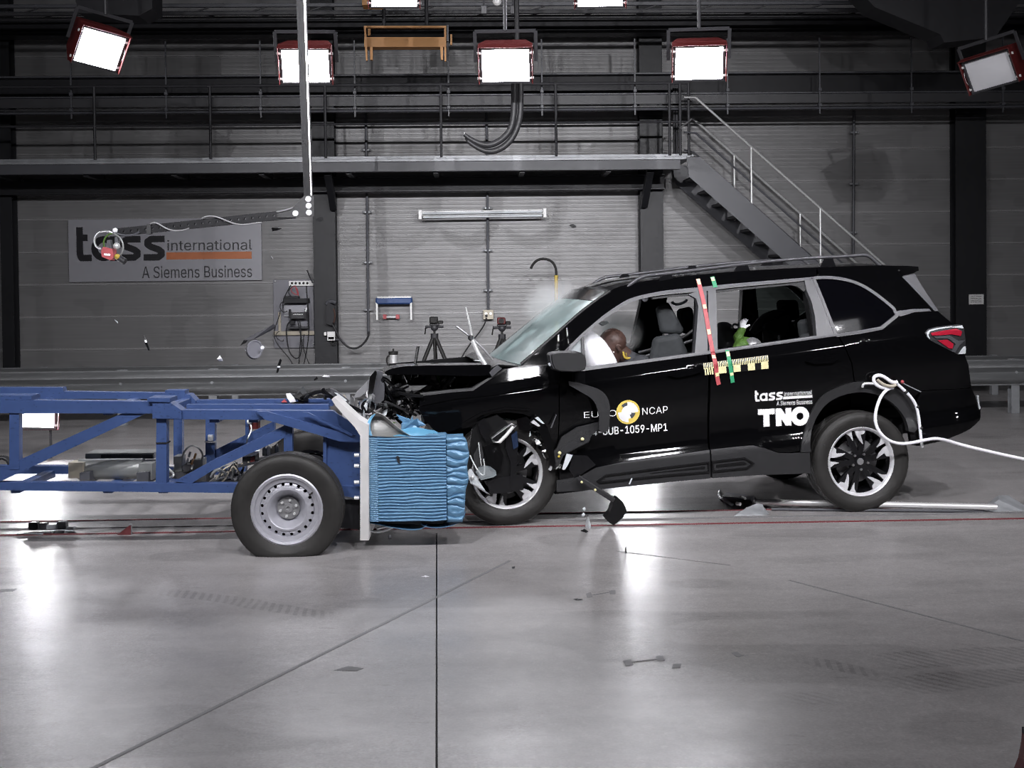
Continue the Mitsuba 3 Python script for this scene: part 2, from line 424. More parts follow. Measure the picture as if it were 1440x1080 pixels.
# bracket gussets to the columns
for px in (458, 918):
    x = U(px, 250, YF)[0]
    P(t, 'gusset', bar((x, YF + .25, zc + .02), (x, YB - .02, zc - .45), .10, .12), 'm_column')
zr = U(660, 118, YF)[2]
zm = U(660, 173, YF)[2]
xp = U(969, 150, YF)[0]
P(t, 'handrail', cyl((-12.5, YF + .03, zr), (xp, YF + .03, zr), .021, 10), 'm_dark', 30)
P(t, 'mid_rail', cyl((-12.5, YF + .03, zm), (xp, YF + .03, zm), .018, 10), 'm_dark', 30)
P(t, 'toe_board', box(((-12.5 + xp) / 2, YF + .035, zt + .02), (xp + 12.5, .006, .04)), 'm_galv')
for px in (-28, 132, 295, 457, 620, 782, 942, 957, 969):
    x = U(px, 170, YF)[0]
    P(t, 'post', cyl((x, YF + .03, zt), (x, YF + .03, zr), .02, 10), 'm_dark', 30)
    P(t, 'post_foot', cat(box((x, YF + .03, zt + .008), (.14, .06, .016), .003), box((x + .05, YF + .025, zt + .02), (.022, .022, .022)), box((x - .05, YF + .025, zt + .02), (.022, .022, .022))), 'm_galv')
# second row of railing behind, at the gate
for px in (948, 952):
    x = U(px, 150, YB - .5)[0]
    P(t, 'gate_post', cyl((x, YB - .5, zt), (x, YB - .5, zr), .022, 10), 'm_dark', 30)
P(t, 'gate_bar', bar(U(955, 181, YF + .02), U(973, 167, YF + .02), .05, .03), 'm_dark')

t = T('steel_stairs', 'grey steel stairs with tube handrails running down behind the car', 'stairs')
YS0, YS1 = 18.22, 19.48
A, B = U(967, 224, YS0), U(1122, 361, YS0)
dirn = (B - A) / (B - A)[0]
xbot = A[0] + A[2] / -dirn[2]
def on(x, off=0): return V(x, 0, A[2] + dirn[2] * (x - A[0]) + off)
def stringer(Y):
    n = 30
    q = [(A[0] - .02, A[2] + .03), (A[0] + .18, A[2] + .03), (xbot, .16), (xbot, 0), (xbot - .25, 0), (A[0] + .02, A[2] - .25)]
    m = extrude(Polygon(q), .012)
    v = m.vertices.copy()
    m.vertices = np.stack([v[:, 0], Y + v[:, 2], v[:, 1]], 1)
    m.fix_normals()
    return m
P(t, 'stringer', stringer(YS0), 'm_steel_grey')
P(t, 'stringer', stringer(YS1), 'm_steel_grey')
rise = 18.75 / 97.0
n = int(A[2] / rise)
for i in range(1, n):
    z = A[2] - rise * i
    x = A[0] + (z - A[2]) / dirn[2] + .05
    tr = P(t, 'tread', box((x, (YS0 + YS1) / 2, z - .02), (.25, YS1 - YS0 - .02, .035), .004), 'm_dark')
    P(tr, 'nosing', box((x + .12, (YS0 + YS1) / 2, z - .012), (.02, YS1 - YS0 - .03, .04)), 'm_galv')
for Y, ys in ((YS0 + .02, ((1056.5, 209), (1153.6, 294))), (YS1 - .01, ((1032.6, 220), (1125.4, 303)))):
    near = Y < 18.8
    h = .95
    top = [U(962, 137, Y) if near else U(967, 166, Y), U(978, 137, Y) if near else U(975, 167, Y)]
    s = top[1]
    end = V(xbot, Y, s[2] + dirn[2] * (xbot - s[0]))
    P(t, 'handrail', tube([top[0], s, end], .017, 8), 'm_alu', 40)
    mid = [U(962, 186, Y), U(978, 187, Y)] if near else [U(962, 211, Y), U(975, 214, Y)]
    end = V(xbot, Y, mid[1][2] + dirn[2] * (xbot - mid[1][0]))
    P(t, 'mid_rail', tube([mid[0], mid[1], end], .014, 8), 'm_steel_grey', 40)
    for px, py in ys + ((1250, 379), (1340, 458)):
        x = U(px, py, Y)[0]
        zz = s[2] + dirn[2] * (x - s[0])
        P(t, 'post', cyl((x, Y, on(x)[2]), (x, Y, zz), .016, 8), 'm_alu', 30)

# ------------------------------------------------------------------ guard rail
YG = 15.1
t = T('guard_rail', 'long galvanised crash barrier rail on posts in front of the wall', 'guard rail')
prof = [(0, .655), (.0, .64), (-.035, .62), (-.075, .595), (-.08, .565), (-.055, .54), (-.01, .515), (0, .50), (-.01, .485), (-.055, .46), (-.08, .435), (-.075, .405), (-.035, .38), (0, .36), (0, .345)]
rows = []
for x in (-12.5, 12.5):
    rows.append([(x, YG + a, b) for a, b in prof])
for x0 in np.arange(-12.6, 12.6, 4.2):
    P(t, 'rail_section', shell([[(x0, YG + a, b) for a, b in prof], [(x0 + 4.23, YG + a - .004 * (int(round(x0 / 4.2)) % 2), b) for a, b in prof]], .006), 'm_rail', 50)
for px in (-60, 172, 300, 487, 700, 900, 1090, 1260, 1426):
    x = U(px, 550, YG + .06)[0]
    P(t, 'post', cat(box((x, YG + .02, .33), (.10, .008, .66), .002), box((x, YG + .12, .33), (.10, .008, .66), .002), box((x, YG + .07, .33), (.008, .1, .66))), 'm_galv')
    P(t, 'bolt', cyl((x, YG - .015, .50), (x, YG + .02, .50), .018, 8), 'm_galv')
t = T('guard_rail', 'second lower barrier rail standing closer to the wall behind the first', 'guard rail')
YG2 = 17.6
for x0 in np.arange(-12.6, 12.6, 4.2):
    P(t, 'rail_section', shell([[(x0, YG2 + a, b - .1) for a, b in prof], [(x0 + 4.2, YG2 + a, b - .1) for a, b in prof]], .006), 'm_rail', 50)
for px in (60, 330, 560, 800, 1200, 1400):
    x = U(px, 550, YG2)[0]
    P(t, 'post', box((x, YG2 + .06, .28), (.09, .09, .56), .004), 'm_galv')
# ------------------------------------------------------------------ flood lights
pr('m_lampglass', (.75, .75, .78), .3)
def flood_light(pos, aim, label, L, w=.50, h=.40, lit=True, group=None, hang=True, roll=0.0, catg='flood light', low=False):
    """red housing, silver reflector frame, lens, corner knobs, barn-door arms and a yoke; it shines along aim"""
    t = T('flood_light', label, catg, group)
    z = unit(np.asarray(aim, float) - pos)
    M = frame(z)
    x, y = M[:3, 0], M[:3, 1]
    x, y = x * math.cos(roll) + y * math.sin(roll), y * math.cos(roll) - x * math.sin(roll)
    g = lambda m: placed(m, pos, x, y, z)
    W, H = w / 2, h / 2
    c = [(-W * .86, -H * .8, -.36), (W * .86, -H * .8, -.36), (W * .86, H * 1.0, -.36), (-W * .86, H * 1.0, -.36), (-W - .04, -H - .03, -.02), (W + .04, -H - .03, -.02), (W + .04, H + .05, -.02), (-W - .04, H + .05, -.02)]
    P(t, 'housing', g(hull(c)), 'm_red')
    hood = cat(box((0, H + .04, .04), (w + .08, .012, .12), .003), box((-W - .036, .01, .03), (.010, h + .06, .10), .003), box((W + .036, .01, .03), (.010, h + .06, .10), .003))
    P(t, 'hood', g(hood), 'm_red')
    fr = Polygon([(-W - .02, -H - .02), (W + .02, -H - .02), (W + .02, H + .02), (-W - .02, H + .02)]).difference(Polygon([(-W, -H), (W, -H), (W, H), (-W, H)]))
    m = extrude(fr, .05); m.apply_translation((0, 0, -.01))
    P(t, 'lens_frame', g(m), 'm_dark')
    k = numbered(t + '__lens')
    lens = box((0, 0, .0), (w, h, .02), .004)
    # the glass as a slightly domed pane
    nx, ny = 7, 6
    rows = [[((i / (nx - 1) - .5) * w, (j / (ny - 1) - .5) * h, .012 + .03 * (1 - (2 * i / (nx - 1) - 1) ** 2) * (1 - (2 * j / (ny - 1) - 1) ** 2)) for i in range(nx)] for j in range(ny)]
    pane = g(loft(rows))
    scene[k] = mikit.ply(pane, 'm_lampglass', True)
    if lit:
        scene[k]['emitter'] = {'type': 'area', 'radiance': {'type': 'rgb', 'value': [L * .98, L * .975, L * 1.02]}}
    for sx in (-1, 1):
        for sy in (-1, 1):
            P(t, 'knob', g(cyl((sx * (W + .005), sy * H * .78, .03), (sx * (W + .05), sy * H * .78, .03), .016, 10)), 'm_white', 30)
        P(t, 'handle', g(tube([(sx * (W + .03), -.07, .03), (sx * (W + .035), -.03, .05), (sx * (W + .035), .03, .05), (sx * (W + .03), .07, .03)], .006, 6)), 'm_alu', 40)
    if hang:
        sd = W + .075
        yk = [(-sd, 0, -.12), (-sd, H + .16, -.12), (sd, H + .16, -.12), (sd, 0, -.12)]
        P(t, 'yoke', g(cat(*[bar(yk[i], yk[i + 1], .04, .012) for i in range(3)])), 'm_dark')
        top = pos + y * (H + .16) - z * .12
        P(t, 'pole', cyl(top, (top[0], top[1], 7.19), .022, 10), 'm_dark', 30)
    return t
def at_pix(px, py, Y): return U(px, py, Y)
YL = 14.0
WID = 66 / (FOC / YL)
flood_light(at_pix(430, 92, YL), V(-1.6, 7.0, .6), 'lit flood light behind the hanging camera boom post', L_BACK, WID * .98, .36)
flood_light(at_pix(711, 91, YL), V(0, 7.0, .6), 'lit flood light in the middle, hanging over the black hose bundle', L_BACK, WID, .36)
flood_light(at_pix(983, 88, YL), V(1.6, 7.0, .6), 'lit flood light over the head of the steel stairs', L_BACK, WID, .36)
flood_light(at_pix(139, 68, YL), V(.3, 8.0, .2), 'lit flood light tilted sideways, nearest to the top left corner', L_BACK, WID * .92, .38, roll=-.16)
flood_light(at_pix(1394, 100, YL), V(-.5, 8.0, .2), 'unlit flood light with grey lens in a red housing at the right edge', 0, WID * 1.0, .34, lit=False, roll=.16)
flood_light(at_pix(554, -14, YL + .6), V(-.6, 7.0, .6), 'lit flood light cut by the top edge above the orange frame', L_BACK, WID, .36)
flood_light(at_pix(844, -14, YL + .6), V(.8, 7.0, .6), 'lit flood light cut by the top edge, right of the two hanging sockets', L_BACK, WID, .36)
# row over the camera, outside the frame
for i, x in enumerate((-3.9, -1.5, 0.9, 3.2, 5.5)):
    fk_ = V(x, 3.2, 5.5)
    fd_ = unit((V(.7 + .25 * x, YW, 1.7)) - fk_)
    scene[f'reflector_throw_{i:03d}'] = {'type': 'spot', 'to_world': mi.ScalarTransform4f().look_at((fk_ + fd_ * .12).tolist(), (fk_ + fd_ * 2).tolist(), [0, 0, 1]), 'cutoff_angle': 17.0, 'beam_width': 2.0,
        'intensity': {'type': 'rgb', 'value': [a * I_SPOT * .8 for a in (1, .99, 1.02)]}}
    fd_ = unit(V(x * .45, 11.0, 1.1) - fk_)
    scene[f'wide_throw_{i:03d}'] = {'type': 'spot', 'to_world': mi.ScalarTransform4f().look_at((fk_ + fd_ * .12).tolist(), (fk_ + fd_ * 2).tolist(), [0, 0, 1]), 'cutoff_angle': 40.0, 'beam_width': 14.0,
        'intensity': {'type': 'rgb', 'value': [a * I_WIDE * (1.15, 1, 1, 1, 1.2)[i] for a in (1, .99, 1.02)]}}
    flood_light(V(x, 3.2, 5.5), V(x * .45 + .1, 12.0, .4), 'flood light outside the picture above the camera, ' + ['far left', 'second from left', 'middle', 'second from right', 'far right'][i] + ' of its row', L_FRONT * (1.25, 1, 1, 1.1, 1.4)[i], .62, .42, group='flood lights above the camera')
# low lamps on the floor behind
pl = U(50, 588, 12.2)
flood_light(pl, V(-1.2, 5.5, .55), 'low flood light shining on the floor behind the blue trolley', L_LOW, .33, .17, hang=False, roll=-.06)
for pl_px in (25, 71):
    b = U(pl_px, 600, 12.3)
    P('flood_light_012', 'stand_leg', cyl((b[0], b[1], .0), b, .012, 8), 'm_dark', 30)
pl2 = U(893, 588, 12.2)
flood_light(pl2, V(.6, 5.0, .55), 'low flood light on the floor hidden behind the car doors', L_LOW, .33, .17, hang=False)

for pl_px in (868, 916):
    b = U(pl_px, 600, 12.3)
    P('flood_light_013', 'stand_leg', cyl((b[0], b[1], .0), b, .012, 8), 'm_dark', 30)

for x, y, z, lab in ((9.6, 5.6, 4.7, 'added flood light outside the picture to the right, high on the camera side'), (-7.4, 5.2, 4.8, 'added flood light outside the picture to the left, high on the camera side')):
    flood_light(V(x, y, z), V(x * .25, 9.5, .8), lab, 45.0, .62, .42)  # two unseen lamps added for glints on the car and a brighter floor
# ------------------------------------------------------------------ the blue crash trolley
pr('m_blue', proc(lambda p, n, uv: mix((.032, .060, .160), (.044, .078, .200), fbm(p.x * 6, p.y * 6, p.z * 9, 3)) * (1 - .30 * smoothstep(.78, .84, noise(p.x * 75, p.y * 75, p.z * 90)))), .38, spec=.5)
pr('m_barrier', proc(lambda p, n, uv: mix((.075, .175, .30), (.125, .26, .40), noise(p.x * 7, p.z * 70, p.y * 4))), .34, metal=.15, spec=.6)
pr('m_barrier_top', (.12, .34, .53), .35, spec=.5)
pr('m_platealu', proc(lambda p, n, uv: mi.Color3f(.60,.59,.585) * (.85 + .3 * fbm(p.x * 9, p.y * 9, p.z * 6, 3))), .40, metal=.15)
pr('m_steelrim', (.40, .40, .44), .35, metal=.35)
pr('m_tank', proc(lambda p, n, uv: mi.Color3f(.28, .29, .285) * (.8 + .4 * fbm(p.x * 8, p.y * 20, p.z * 20, 3))), .4, metal=.35)
pr('m_tyre', proc(lambda p, n, uv: mi.Color3f(.023, .022, .021) * (.8 + .5 * fbm(p.x * 11, p.y * 11, p.z * 11, 3))), .55, spec=.35)
pr('m_hole', (.006, .006, .008), .8)
pr('m_hubgrey', (.33, .33, .34), .4, metal=.6)
pr('m_greysheet', (.22, .22, .215), .45, metal=.3)

t = T('crash_trolley', 'blue welded steel crash trolley on silver steel wheels, driven into the black car', 'crash trolley')
YN, YFr = 7.90, 8.62
def beam(name, pts, Y, d, m='m_blue', **k): return P(t, name, slab(pts, Y, d), m, **k)
beam('top_beam', [(-40, 562), (240, 565), (240, 581.5), (-40, 581)], YN, .08)
beam('top_plate', [(-40, 556), (44, 556.5), (44, 562.5), (-40, 562)], YN + .005, .16)
beam('top_beam', [(-40, 545), (88, 545), (89, 550.5), (233, 552.5), (233, 561), (-40, 561)], YFr, .08)
beam('joint_block', [(214.5, 564.5), (238, 565), (255, 577), (255, 589), (214.5, 588.5)], YN - .02, .12)
beam('joint_plate', [(207, 559.5), (239, 560), (239, 565.5), (207, 565)], YN - .03, .20)
beam('joint_block', [(232, 549), (260, 549), (260, 554), (267, 555), (275, 563.5), (275, 572), (232, 572)], YFr - .02, .12)
beam('top_beam', [(238, 576.5), (468, 578), (474, 584), (478, 591), (238, 589.5)], YN, .08)
beam('top_beam', [(260, 563), (468, 561), (468, 571), (260, 573)], YFr, .08)
beam('middle_beam', [(262, 569), (462, 569), (462, 577), (262, 577)], 8.22, .06)
for px in (300, 355, 440):
    a, b = U(px, 578, YN + .05), U(px, 563, YFr)
    P(t, 'cross_member', bar((a[0], YN + .07, a[2] - .05), (a[0], YFr + .02, a[2] - .05), .06, .05), 'm_blue')
for px in (20, 150, 228):
    a = U(px, 565, YN + .05)
    P(t, 'cross_member', bar((a[0], YN + .07, a[2] - .06), (a[0], YFr + .02, a[2] - .06), .06, .05), 'm_blue')
    b = U(px, 682, YN + .05)
    P(t, 'cross_member', bar((b[0], YN + .07, b[2] - .03), (b[0], YFr + .02, b[2] - .03), .06, .05), 'm_blue')
pk = beam('post', [(220, 587), (234, 587), (234, 680), (219, 680)], YN + .01, .07)
P(pk, 'strap', slab([(219.3, 622.3), (235, 622.3), (235, 624), (219.3, 624)], YN + .004, .09), 'm_hole')
beam('post', [(244, 572), (256, 572), (256, 658), (244, 658)], YFr, .06)
pk = beam('post', [(289, 572), (302, 572), (302, 658), (289, 658)], YFr - .04, .06)
P(pk, 'clamp', cat(slab([(292, 612), (299, 612), (299, 620), (292, 620)], YFr - .07, .03), slab([(288, 620.5), (303, 620.5), (303, 622.5), (288, 622.5)], YFr - .06, .02)), 'm_alu')
beam('post', [(13, 580), (27, 580), (27, 660), (13, 660)], YN + .01, .06)
beam('post', [(399, 588), (411, 592), (411, 650), (399, 650)], YN + .02, .06)
beam('diagonal_brace', [(174, 580), (206, 581), (0, 677), (-40, 696), (-40, 677), (0, 659)], YN + .015, .05)
beam('diagonal_brace', [(245, 677), (300, 647), (402, 597.5), (402, 613), (397, 617), (300, 661), (269, 680)], YN + .015, .06)
beam('diagonal_brace', [(286, 641), (300, 634), (386, 592), (386, 607), (300, 650), (280, 659)], YFr - .02, .06)
beam('bottom_beam', [(-40, 678.5), (345, 680.5), (345, 693.5), (-40, 689)], YN, .08)
beam('bottom_beam', [(-40, 655), (345, 657), (345, 668), (-40, 666)], YFr, .08)
beam('sloping_beam', [(360, 579), (376, 579), (494, 612), (508, 612.5), (508, 622), (478, 621), (446, 611), (372, 590)], YN - .04, .06)
beam('gusset_rib', [(426, 580), (433, 580), (497, 611), (494, 613.5)], YN - .055, .02)
beam('side_plate', [(415, 578.5), (470, 579), (507, 602), (507, 615), (492, 612), (420, 591)], YN, .02)
beam('front_bracket', [(458, 611), (507, 616), (507, 688), (458, 688)], YN + .03, .03)
beam('front_bracket', [(462, 600), (509, 616), (509, 688), (462, 688)], YFr, .03)
beam('bracket_edge', [(454.5, 613), (459, 613), (459, 672), (454.5, 672)], YN + .01, .05)
beam('shelf', [(470, 683), (508, 684), (508, 702), (470, 695)], YN, .10)
P(t, 'bumper_stop', slab([(478, 702), (506, 703), (506, 745), (478, 742)], YN + .05, .6), 'm_black')
a = U(478, 640, YN)
P(t, 'axle', cyl((-1.154, 7.75, .30), (-1.154, 8.85, .30), .04, 16), 'm_dark', 30)
P(t, 'axle_beam', bar((-1.154, 7.92, .36), (-1.154, 8.68, .36), .08, .08), 'm_blue')
for px in (404,):
    a = U(px, 660, YN)
    P(t, 'wheel_bracket', slab([(392, 650), (420, 650), (415, 705), (396, 705)], YN + .005, .03), 'm_blue')
# front face plate and bolts
fp = P(t, 'face_plate', cat(slab([(506.5, 760), (506.5, 613), (507, 603), (518, 598), (518.5, 760)], 7.74, 1.12), slab([(506.5, 613), (499, 601), (472, 571), (466, 561.5), (471, 559.5), (503, 589), (518, 598), (518, 613)], 7.74, .20)), 'm_platealu', label='bare aluminium face plate')
for py in (655, 678, 640, 700):
    b = U(505, py, 7.86)
    P(fp, 'bolt', cyl(b - V(.03, 0, 0), b, .012, 8), 'm_alu', 30)

def tyre(R, r, w, flat=None, n=64):
    h = w / 2
    prof = [(r - .012, -h * .72), (r + .004, -h * .80), (r + .35 * (R - r), -h * .99), (r + .66 * (R - r), -h), (R - .018, -h * .90), (R - .004, -h * .78), (R, -h * .5)]
    for g in (-.36, -.12, .12, .36):
        prof += [(R, w * (g - .02)), (R - .007, w * (g - .015)), (R - .007, w * (g + .015)), (R, w * (g + .02))]
    prof += [(a, -b) for a, b in prof[6::-1]]
    return lathe(prof, n)
def steel_wheel(C, R=.336, rim=.213, w=.20, side=-1, flatz=None):
    """silver dished steel wheel with a ring of round holes, in its tyre; side -1 faces the camera"""
    X, Yv, Z = V(1, 0, 0), V(0, side, 0), V(0, 0, 1)
    g = lambda m: placed(m, C, X, Z if side < 0 else Z, V(0, side, 0)) if side < 0 else placed(m, C, -X, Z, V(0, side, 0))
    wk = numbered(t + '__wheel')
    tm = g(tyre(R, rim, w))
    v = tm.vertices.copy()
    low = v[:, 2] < .001
    sq = np.clip((.06 - v[:, 2]) / .06, 0, 1)
    v[:, 1] = C[1] + (v[:, 1] - C[1]) * (1 + .10 * sq)
    v[low, 2] = .001
    tm.vertices = v
    scene[wk] = mikit.ply(tm, 'm_tyre', 35)
    h = w / 2
    P(wk, 'rim', g(lathe([(rim - .015, -h * .7), (rim - .022, h * .2), (rim - .045, h * .35), (rim - .048, h * .60), (rim - .022, h * .68), (rim - .018, h * .80), (rim - .004, h * .86), (rim + .006, h * .80), (rim + .004, h * .70), (rim - .01, h * .62), (rim - .015, -h * .7)], 64)), 'm_steelrim', 35)
    ring = Point(0, 0).buffer(rim - .040, 64).difference(Point(0, 0).buffer(.128, 64))
    nh = 20
    for k in range(nh):
        a = 2 * math.pi * (k + .5) / nh
        ring = ring.difference(Point(.153 * math.cos(a), .153 * math.sin(a)).buffer(.0095, 12))
    m = extrude(ring, .006)
    v = m.vertices
    rr = np.hypot(v[:, 0], v[:, 1])
    m.vertices = np.stack([v[:, 0], v[:, 1], v[:, 2] + h * .40 + np.interp(rr, [.128, .14, .175], [.018, .014, 0])], 1)
    P(wk, 'disc', g(m), 'm_steelrim', 40)
    P(wk, 'dish', g(lathe([(.131, h * .40 + .024), (.120, h * .40 + .026), (.108, h * .40 + .018), (.092, h * .2), (.076, -h * .02), (.068, -h * .04), (.0, -h * .04)], 48)), 'm_steelrim', 40)
    P(wk, 'drum', g(lathe([(rim - .05, h * .3), (rim - .05, -h * .5), (0, -h * .5)], 32)), 'm_hole')
    hb = P(wk, 'hub', g(lathe([(.070, -h * .04), (.068, h * .10), (.03, h * .12), (.028, h * .22), (.012, h * .24), (.010, h * .16), (0, h * .16)], 32)), 'm_hubgrey', 30)
    bolts = [g(cyl((.050 * math.cos(a), .050 * math.sin(a), h * .08), (.050 * math.cos(a), .050 * math.sin(a), h * .26), .0085, 6)) for a in np.arange(6) * math.pi / 3 + .3]
    for b in bolts: P(wk, 'bolt', b, 'm_alu')
    va = math.radians(33)
    P(wk, 'valve', g(cyl(((rim - .03) * math.cos(va), (rim - .03) * math.sin(va), h * .6), ((rim - .045) * math.cos(va), (rim - .045) * math.sin(va), h * 1.0), .005, 8)), 'm_rubber')
wc = U(402.5, 718, 7.645)
steel_wheel(V(wc[0], 7.745, wc[2]))
steel_wheel(V(wc[0], 8.83, .30), side=1)
steel_wheel(V(wc[0] - 3.1, 7.745, wc[2]))
steel_wheel(V(wc[0] - 3.1, 8.83, .30), side=1)

# equipment carried by the trolley
tk = T('pressure_tank', 'grey ribbed cylinder tank lying on the lower beams of the blue trolley', 'tank')
def cx(pxa, pxb, py, pr_, Y):
    a, b = U(pxa, py, Y), U(pxb, py, Y)
    return cyl(a, (b[0], b[1], a[2]), pr_ * Y / FOC, 24)
P(tk, 'shell', cx(112, 202, 660, 14.5, 8.22), 'm_tank', 35)
P(tk, 'end_block', slab([(96, 651), (116, 651), (116, 672.5), (96, 672.5)], 8.12, .2), 'm_beige')
P(tk, 'end_block', slab([(195, 652), (214, 652), (214, 675), (195, 675)], 8.12, .2), 'm_tank')
for a, b in ((112, 126), (192, 209)):
    P(tk, 'saddle', slab([(a, 665), (b, 664), (b, 681), (a, 681)], 8.08, .22), 'm_steel_grey')
P(tk, 'top_tray', slab([(120, 638), (216, 637), (216, 645), (120, 645)], 8.3, .2), 'm_tank')
P(tk, 'tray_dark', slab([(142, 639.5), (214, 639), (214, 644), (142, 644)], 8.295, .01), 'm_dark')
rng = random.Random(11)
hp = T('hydraulic_unit', 'grey valve blocks with a looped hose beside the middle posts of the blue trolley', 'hydraulic unit')
P(hp, 'valve_block', slab([(244, 642), (255.5, 642), (255.5, 665), (244, 665)], 8.30, .12), 'm_tank')
P(hp, 'valve_block', slab([(267, 647), (285, 646), (285, 661), (267, 661)], 8.30, .12), 'm_tank')
P(hp, 'base', slab([(236, 665), (290, 665), (290, 680), (236, 680)], 8.24, .25), 'm_dark')
P(hp, 'hose', tube([U(255, 650, 8.28), U(259, 636, 8.27), U(269, 627, 8.27), U(280, 631, 8.27), U(284, 646, 8.3)], .006, 8, 6), 'm_tank', 40)
P(hp, 'hose', tube([U(236, 672, 8.1), U(244, 668, 8.08), U(240, 662, 8.12), U(236, 655, 8.2)], .007, 8, 6), 'm_alu', 40)
P(hp, 'motor', cyl(U(262, 658, 8.22), U(262, 658, 8.22) + V(0, .14, 0), .025, 16), 'm_dark', 30)
P(hp, 'nozzle', cyl(U(236, 654, 8.22), U(245, 655, 8.22), .010, 10), 'm_alu', 30)
for _ in range(5):
    a = U(rng.uniform(258, 283), rng.uniform(640, 662), 8.24)
    P(hp, 'fitting', cyl(a, a + V(0, .04, .02), .008, 8), rng.choice(['m_alu', 'm_orange', 'm_galv']), 30)
wr = T('wiring_loom', 'tangle of grey hoses and wires on the trolley floor left of the front wheel', 'wiring')
for i in range(16):
    x0, x1 = rng.uniform(296, 330), rng.uniform(325, 352)
    y0, y1 = rng.uniform(662, 680), rng.uniform(648, 676)
    Y = rng.uniform(8.05, 8.4)
    P(wr, 'hose', tube([U(x0, y0, Y), U(.6 * x0 + .4 * x1, rng.uniform(650, 674), Y - .02), U(.3 * x0 + .7 * x1, rng.uniform(652, 678), Y + .04), U(x1, y1, Y)], rng.uniform(.004, .009), 6, 5), rng.choice(['m_steel_grey', 'm_cable', 'm_tank', 'm_galv', 'm_beige']), 40)
P(wr, 'floor_plate', slab([(292, 679), (356, 680), (356, 683), (292, 682)], 8.0, .5), 'm_dark')
bt = T('battery_box', 'dark battery box with a white lid in front of the trolley wheel', 'battery box')
P(bt, 'case', slab([(341, 642), (359, 640), (359, 652), (341, 656)], 8.2, .14), 'm_dark')
P(bt, 'lid', slab([(340, 639), (360, 637), (360, 640.5), (340, 643)], 8.19, .16), 'm_white')
P(bt, 'red_side', slab([(352, 643), (358, 642), (358, 650), (352, 651)], 8.193, .01), 'm_red')
for i, px in enumerate((372, 378, 384, 390)):
    a = U(px, 641, 8.25)
    h_ = (14 + 3 * (i % 2)) * 8.25 / FOC
    k = ONE('gas_bottle', cat(lathe([(0, 0), (.014, 0), (.014, h_ * .7), (.006, h_ * .85), (.006, h_), (0, h_)], 12)), ['m_tank', 'm_white', 'm_beige', 'm_tank'][i],
            ['small grey gas bottle, leftmost of four above the trolley wheel', 'small white gas bottle, second from left of four above the trolley wheel', 'small beige gas bottle, third from left of four above the trolley wheel', 'small grey gas bottle, rightmost of four above the trolley wheel'][i], 'gas bottle', 'gas bottles on the trolley', 30)
    scene[k]['to_world'] = mi.ScalarTransform4f().translate(a.tolist())
P(bt, 'shelf', slab([(334, 655), (398, 641), (398, 644), (334, 658)], 8.15, .24), 'm_dark')
rd = T('red_valve', 'red trigger unit hung under the top beam of the blue trolley', 'trigger unit')
P(rd, 'body', slab([(350, 590), (363, 590), (363, 603), (351, 604)], 8.25, .08), 'm_red')
P(rd, 'cap', ball(U(351, 593, 8.24), .018, 2), 'm_white', True)
P(rd, 'lead', tube([U(351, 595, 8.24), U(353, 606, 8.22), U(349, 615, 8.2), U(347, 624, 8.2)], .005, 6, 6), 'm_alu', 40)
P(rd, 'mount', slab([(345, 585), (350, 585), (350, 612), (345, 612)], 8.27, .03), 'm_blue')
dn = T('safety_cable_drum', 'dark coil of cable hung inside the trolley near the left post', 'cable coil')
P(dn, 'coil', cat(*[placed(lathe([(.05 + .012 * math.cos(a), .012 * math.sin(a)) for a in np.linspace(0, 2 * math.pi, 9)], 24), U(2, 655, 8.15) + V(0, .02 * i, 0), V(1, 0, 0), V(0, 0, 1), V(0, -1, 0)) for i in range(3)]), 'm_cable', True)

# ------------------------------------------------------------------ deformable barrier on its face
b = T('crash_barrier', 'light blue ribbed honeycomb barrier block crushed between trolley plate and car', 'crash barrier')
YB0 = 7.80
zlo, zhi = U(570, 733, YB0)[2], U(570, 612.5, YB0)[2]
xa, xm, xb2 = U(519, 670, YB0)[0], U(532, 670, YB0)[0], U(628, 670, YB0)[0]
def rib_face(x0, x1, nx, nz, amp, nrib, seed):
    rows = []
    for j in range(nz + 1):
        v = j / nz
        row = []
        for i in range(nx + 1):
            u = i / nx
            x = x0 + (x1 - x0) * u
            ph = v * nrib + .35 * float(meshkit.noise(np.array([u * 4, v * 9, seed]))) + .1 * math.sin(u * 9 + v * 20)
            s = abs(math.sin(math.pi * ph))
            row.append((x, YB0 - amp * s, zlo + (zhi - zlo) * v + .006 * (float(meshkit.noise(np.array([u * 5, v * 3, seed + 3]))) - .5)))
        rows.append(row)
    return loft(rows)
P(b, 'ribbed_face', rib_face(xm, xb2 - .002, 24, 27 * 8, .012, 27, 1.0), 'm_barrier', 60)
P(b, 'fine_edge', rib_face(xa + .002, xm - .002, 4, 46 * 6, .004, 46, 5.0), 'm_barrier', 60)
xk = U(598, 670, YB0)[0]
P(b, 'core', box(((xa + xk) / 2, YB0 + .19, (zlo + zhi) / 2), (xk - xa, .36, zhi - zlo - .004), .006), 'm_barrier')
P(b, 'core', box(((xk + xb2) / 2, YB0 + .09, (zlo + zhi) / 2), (xb2 - xk, .16, zhi - zlo - .004), .006), 'm_barrier')
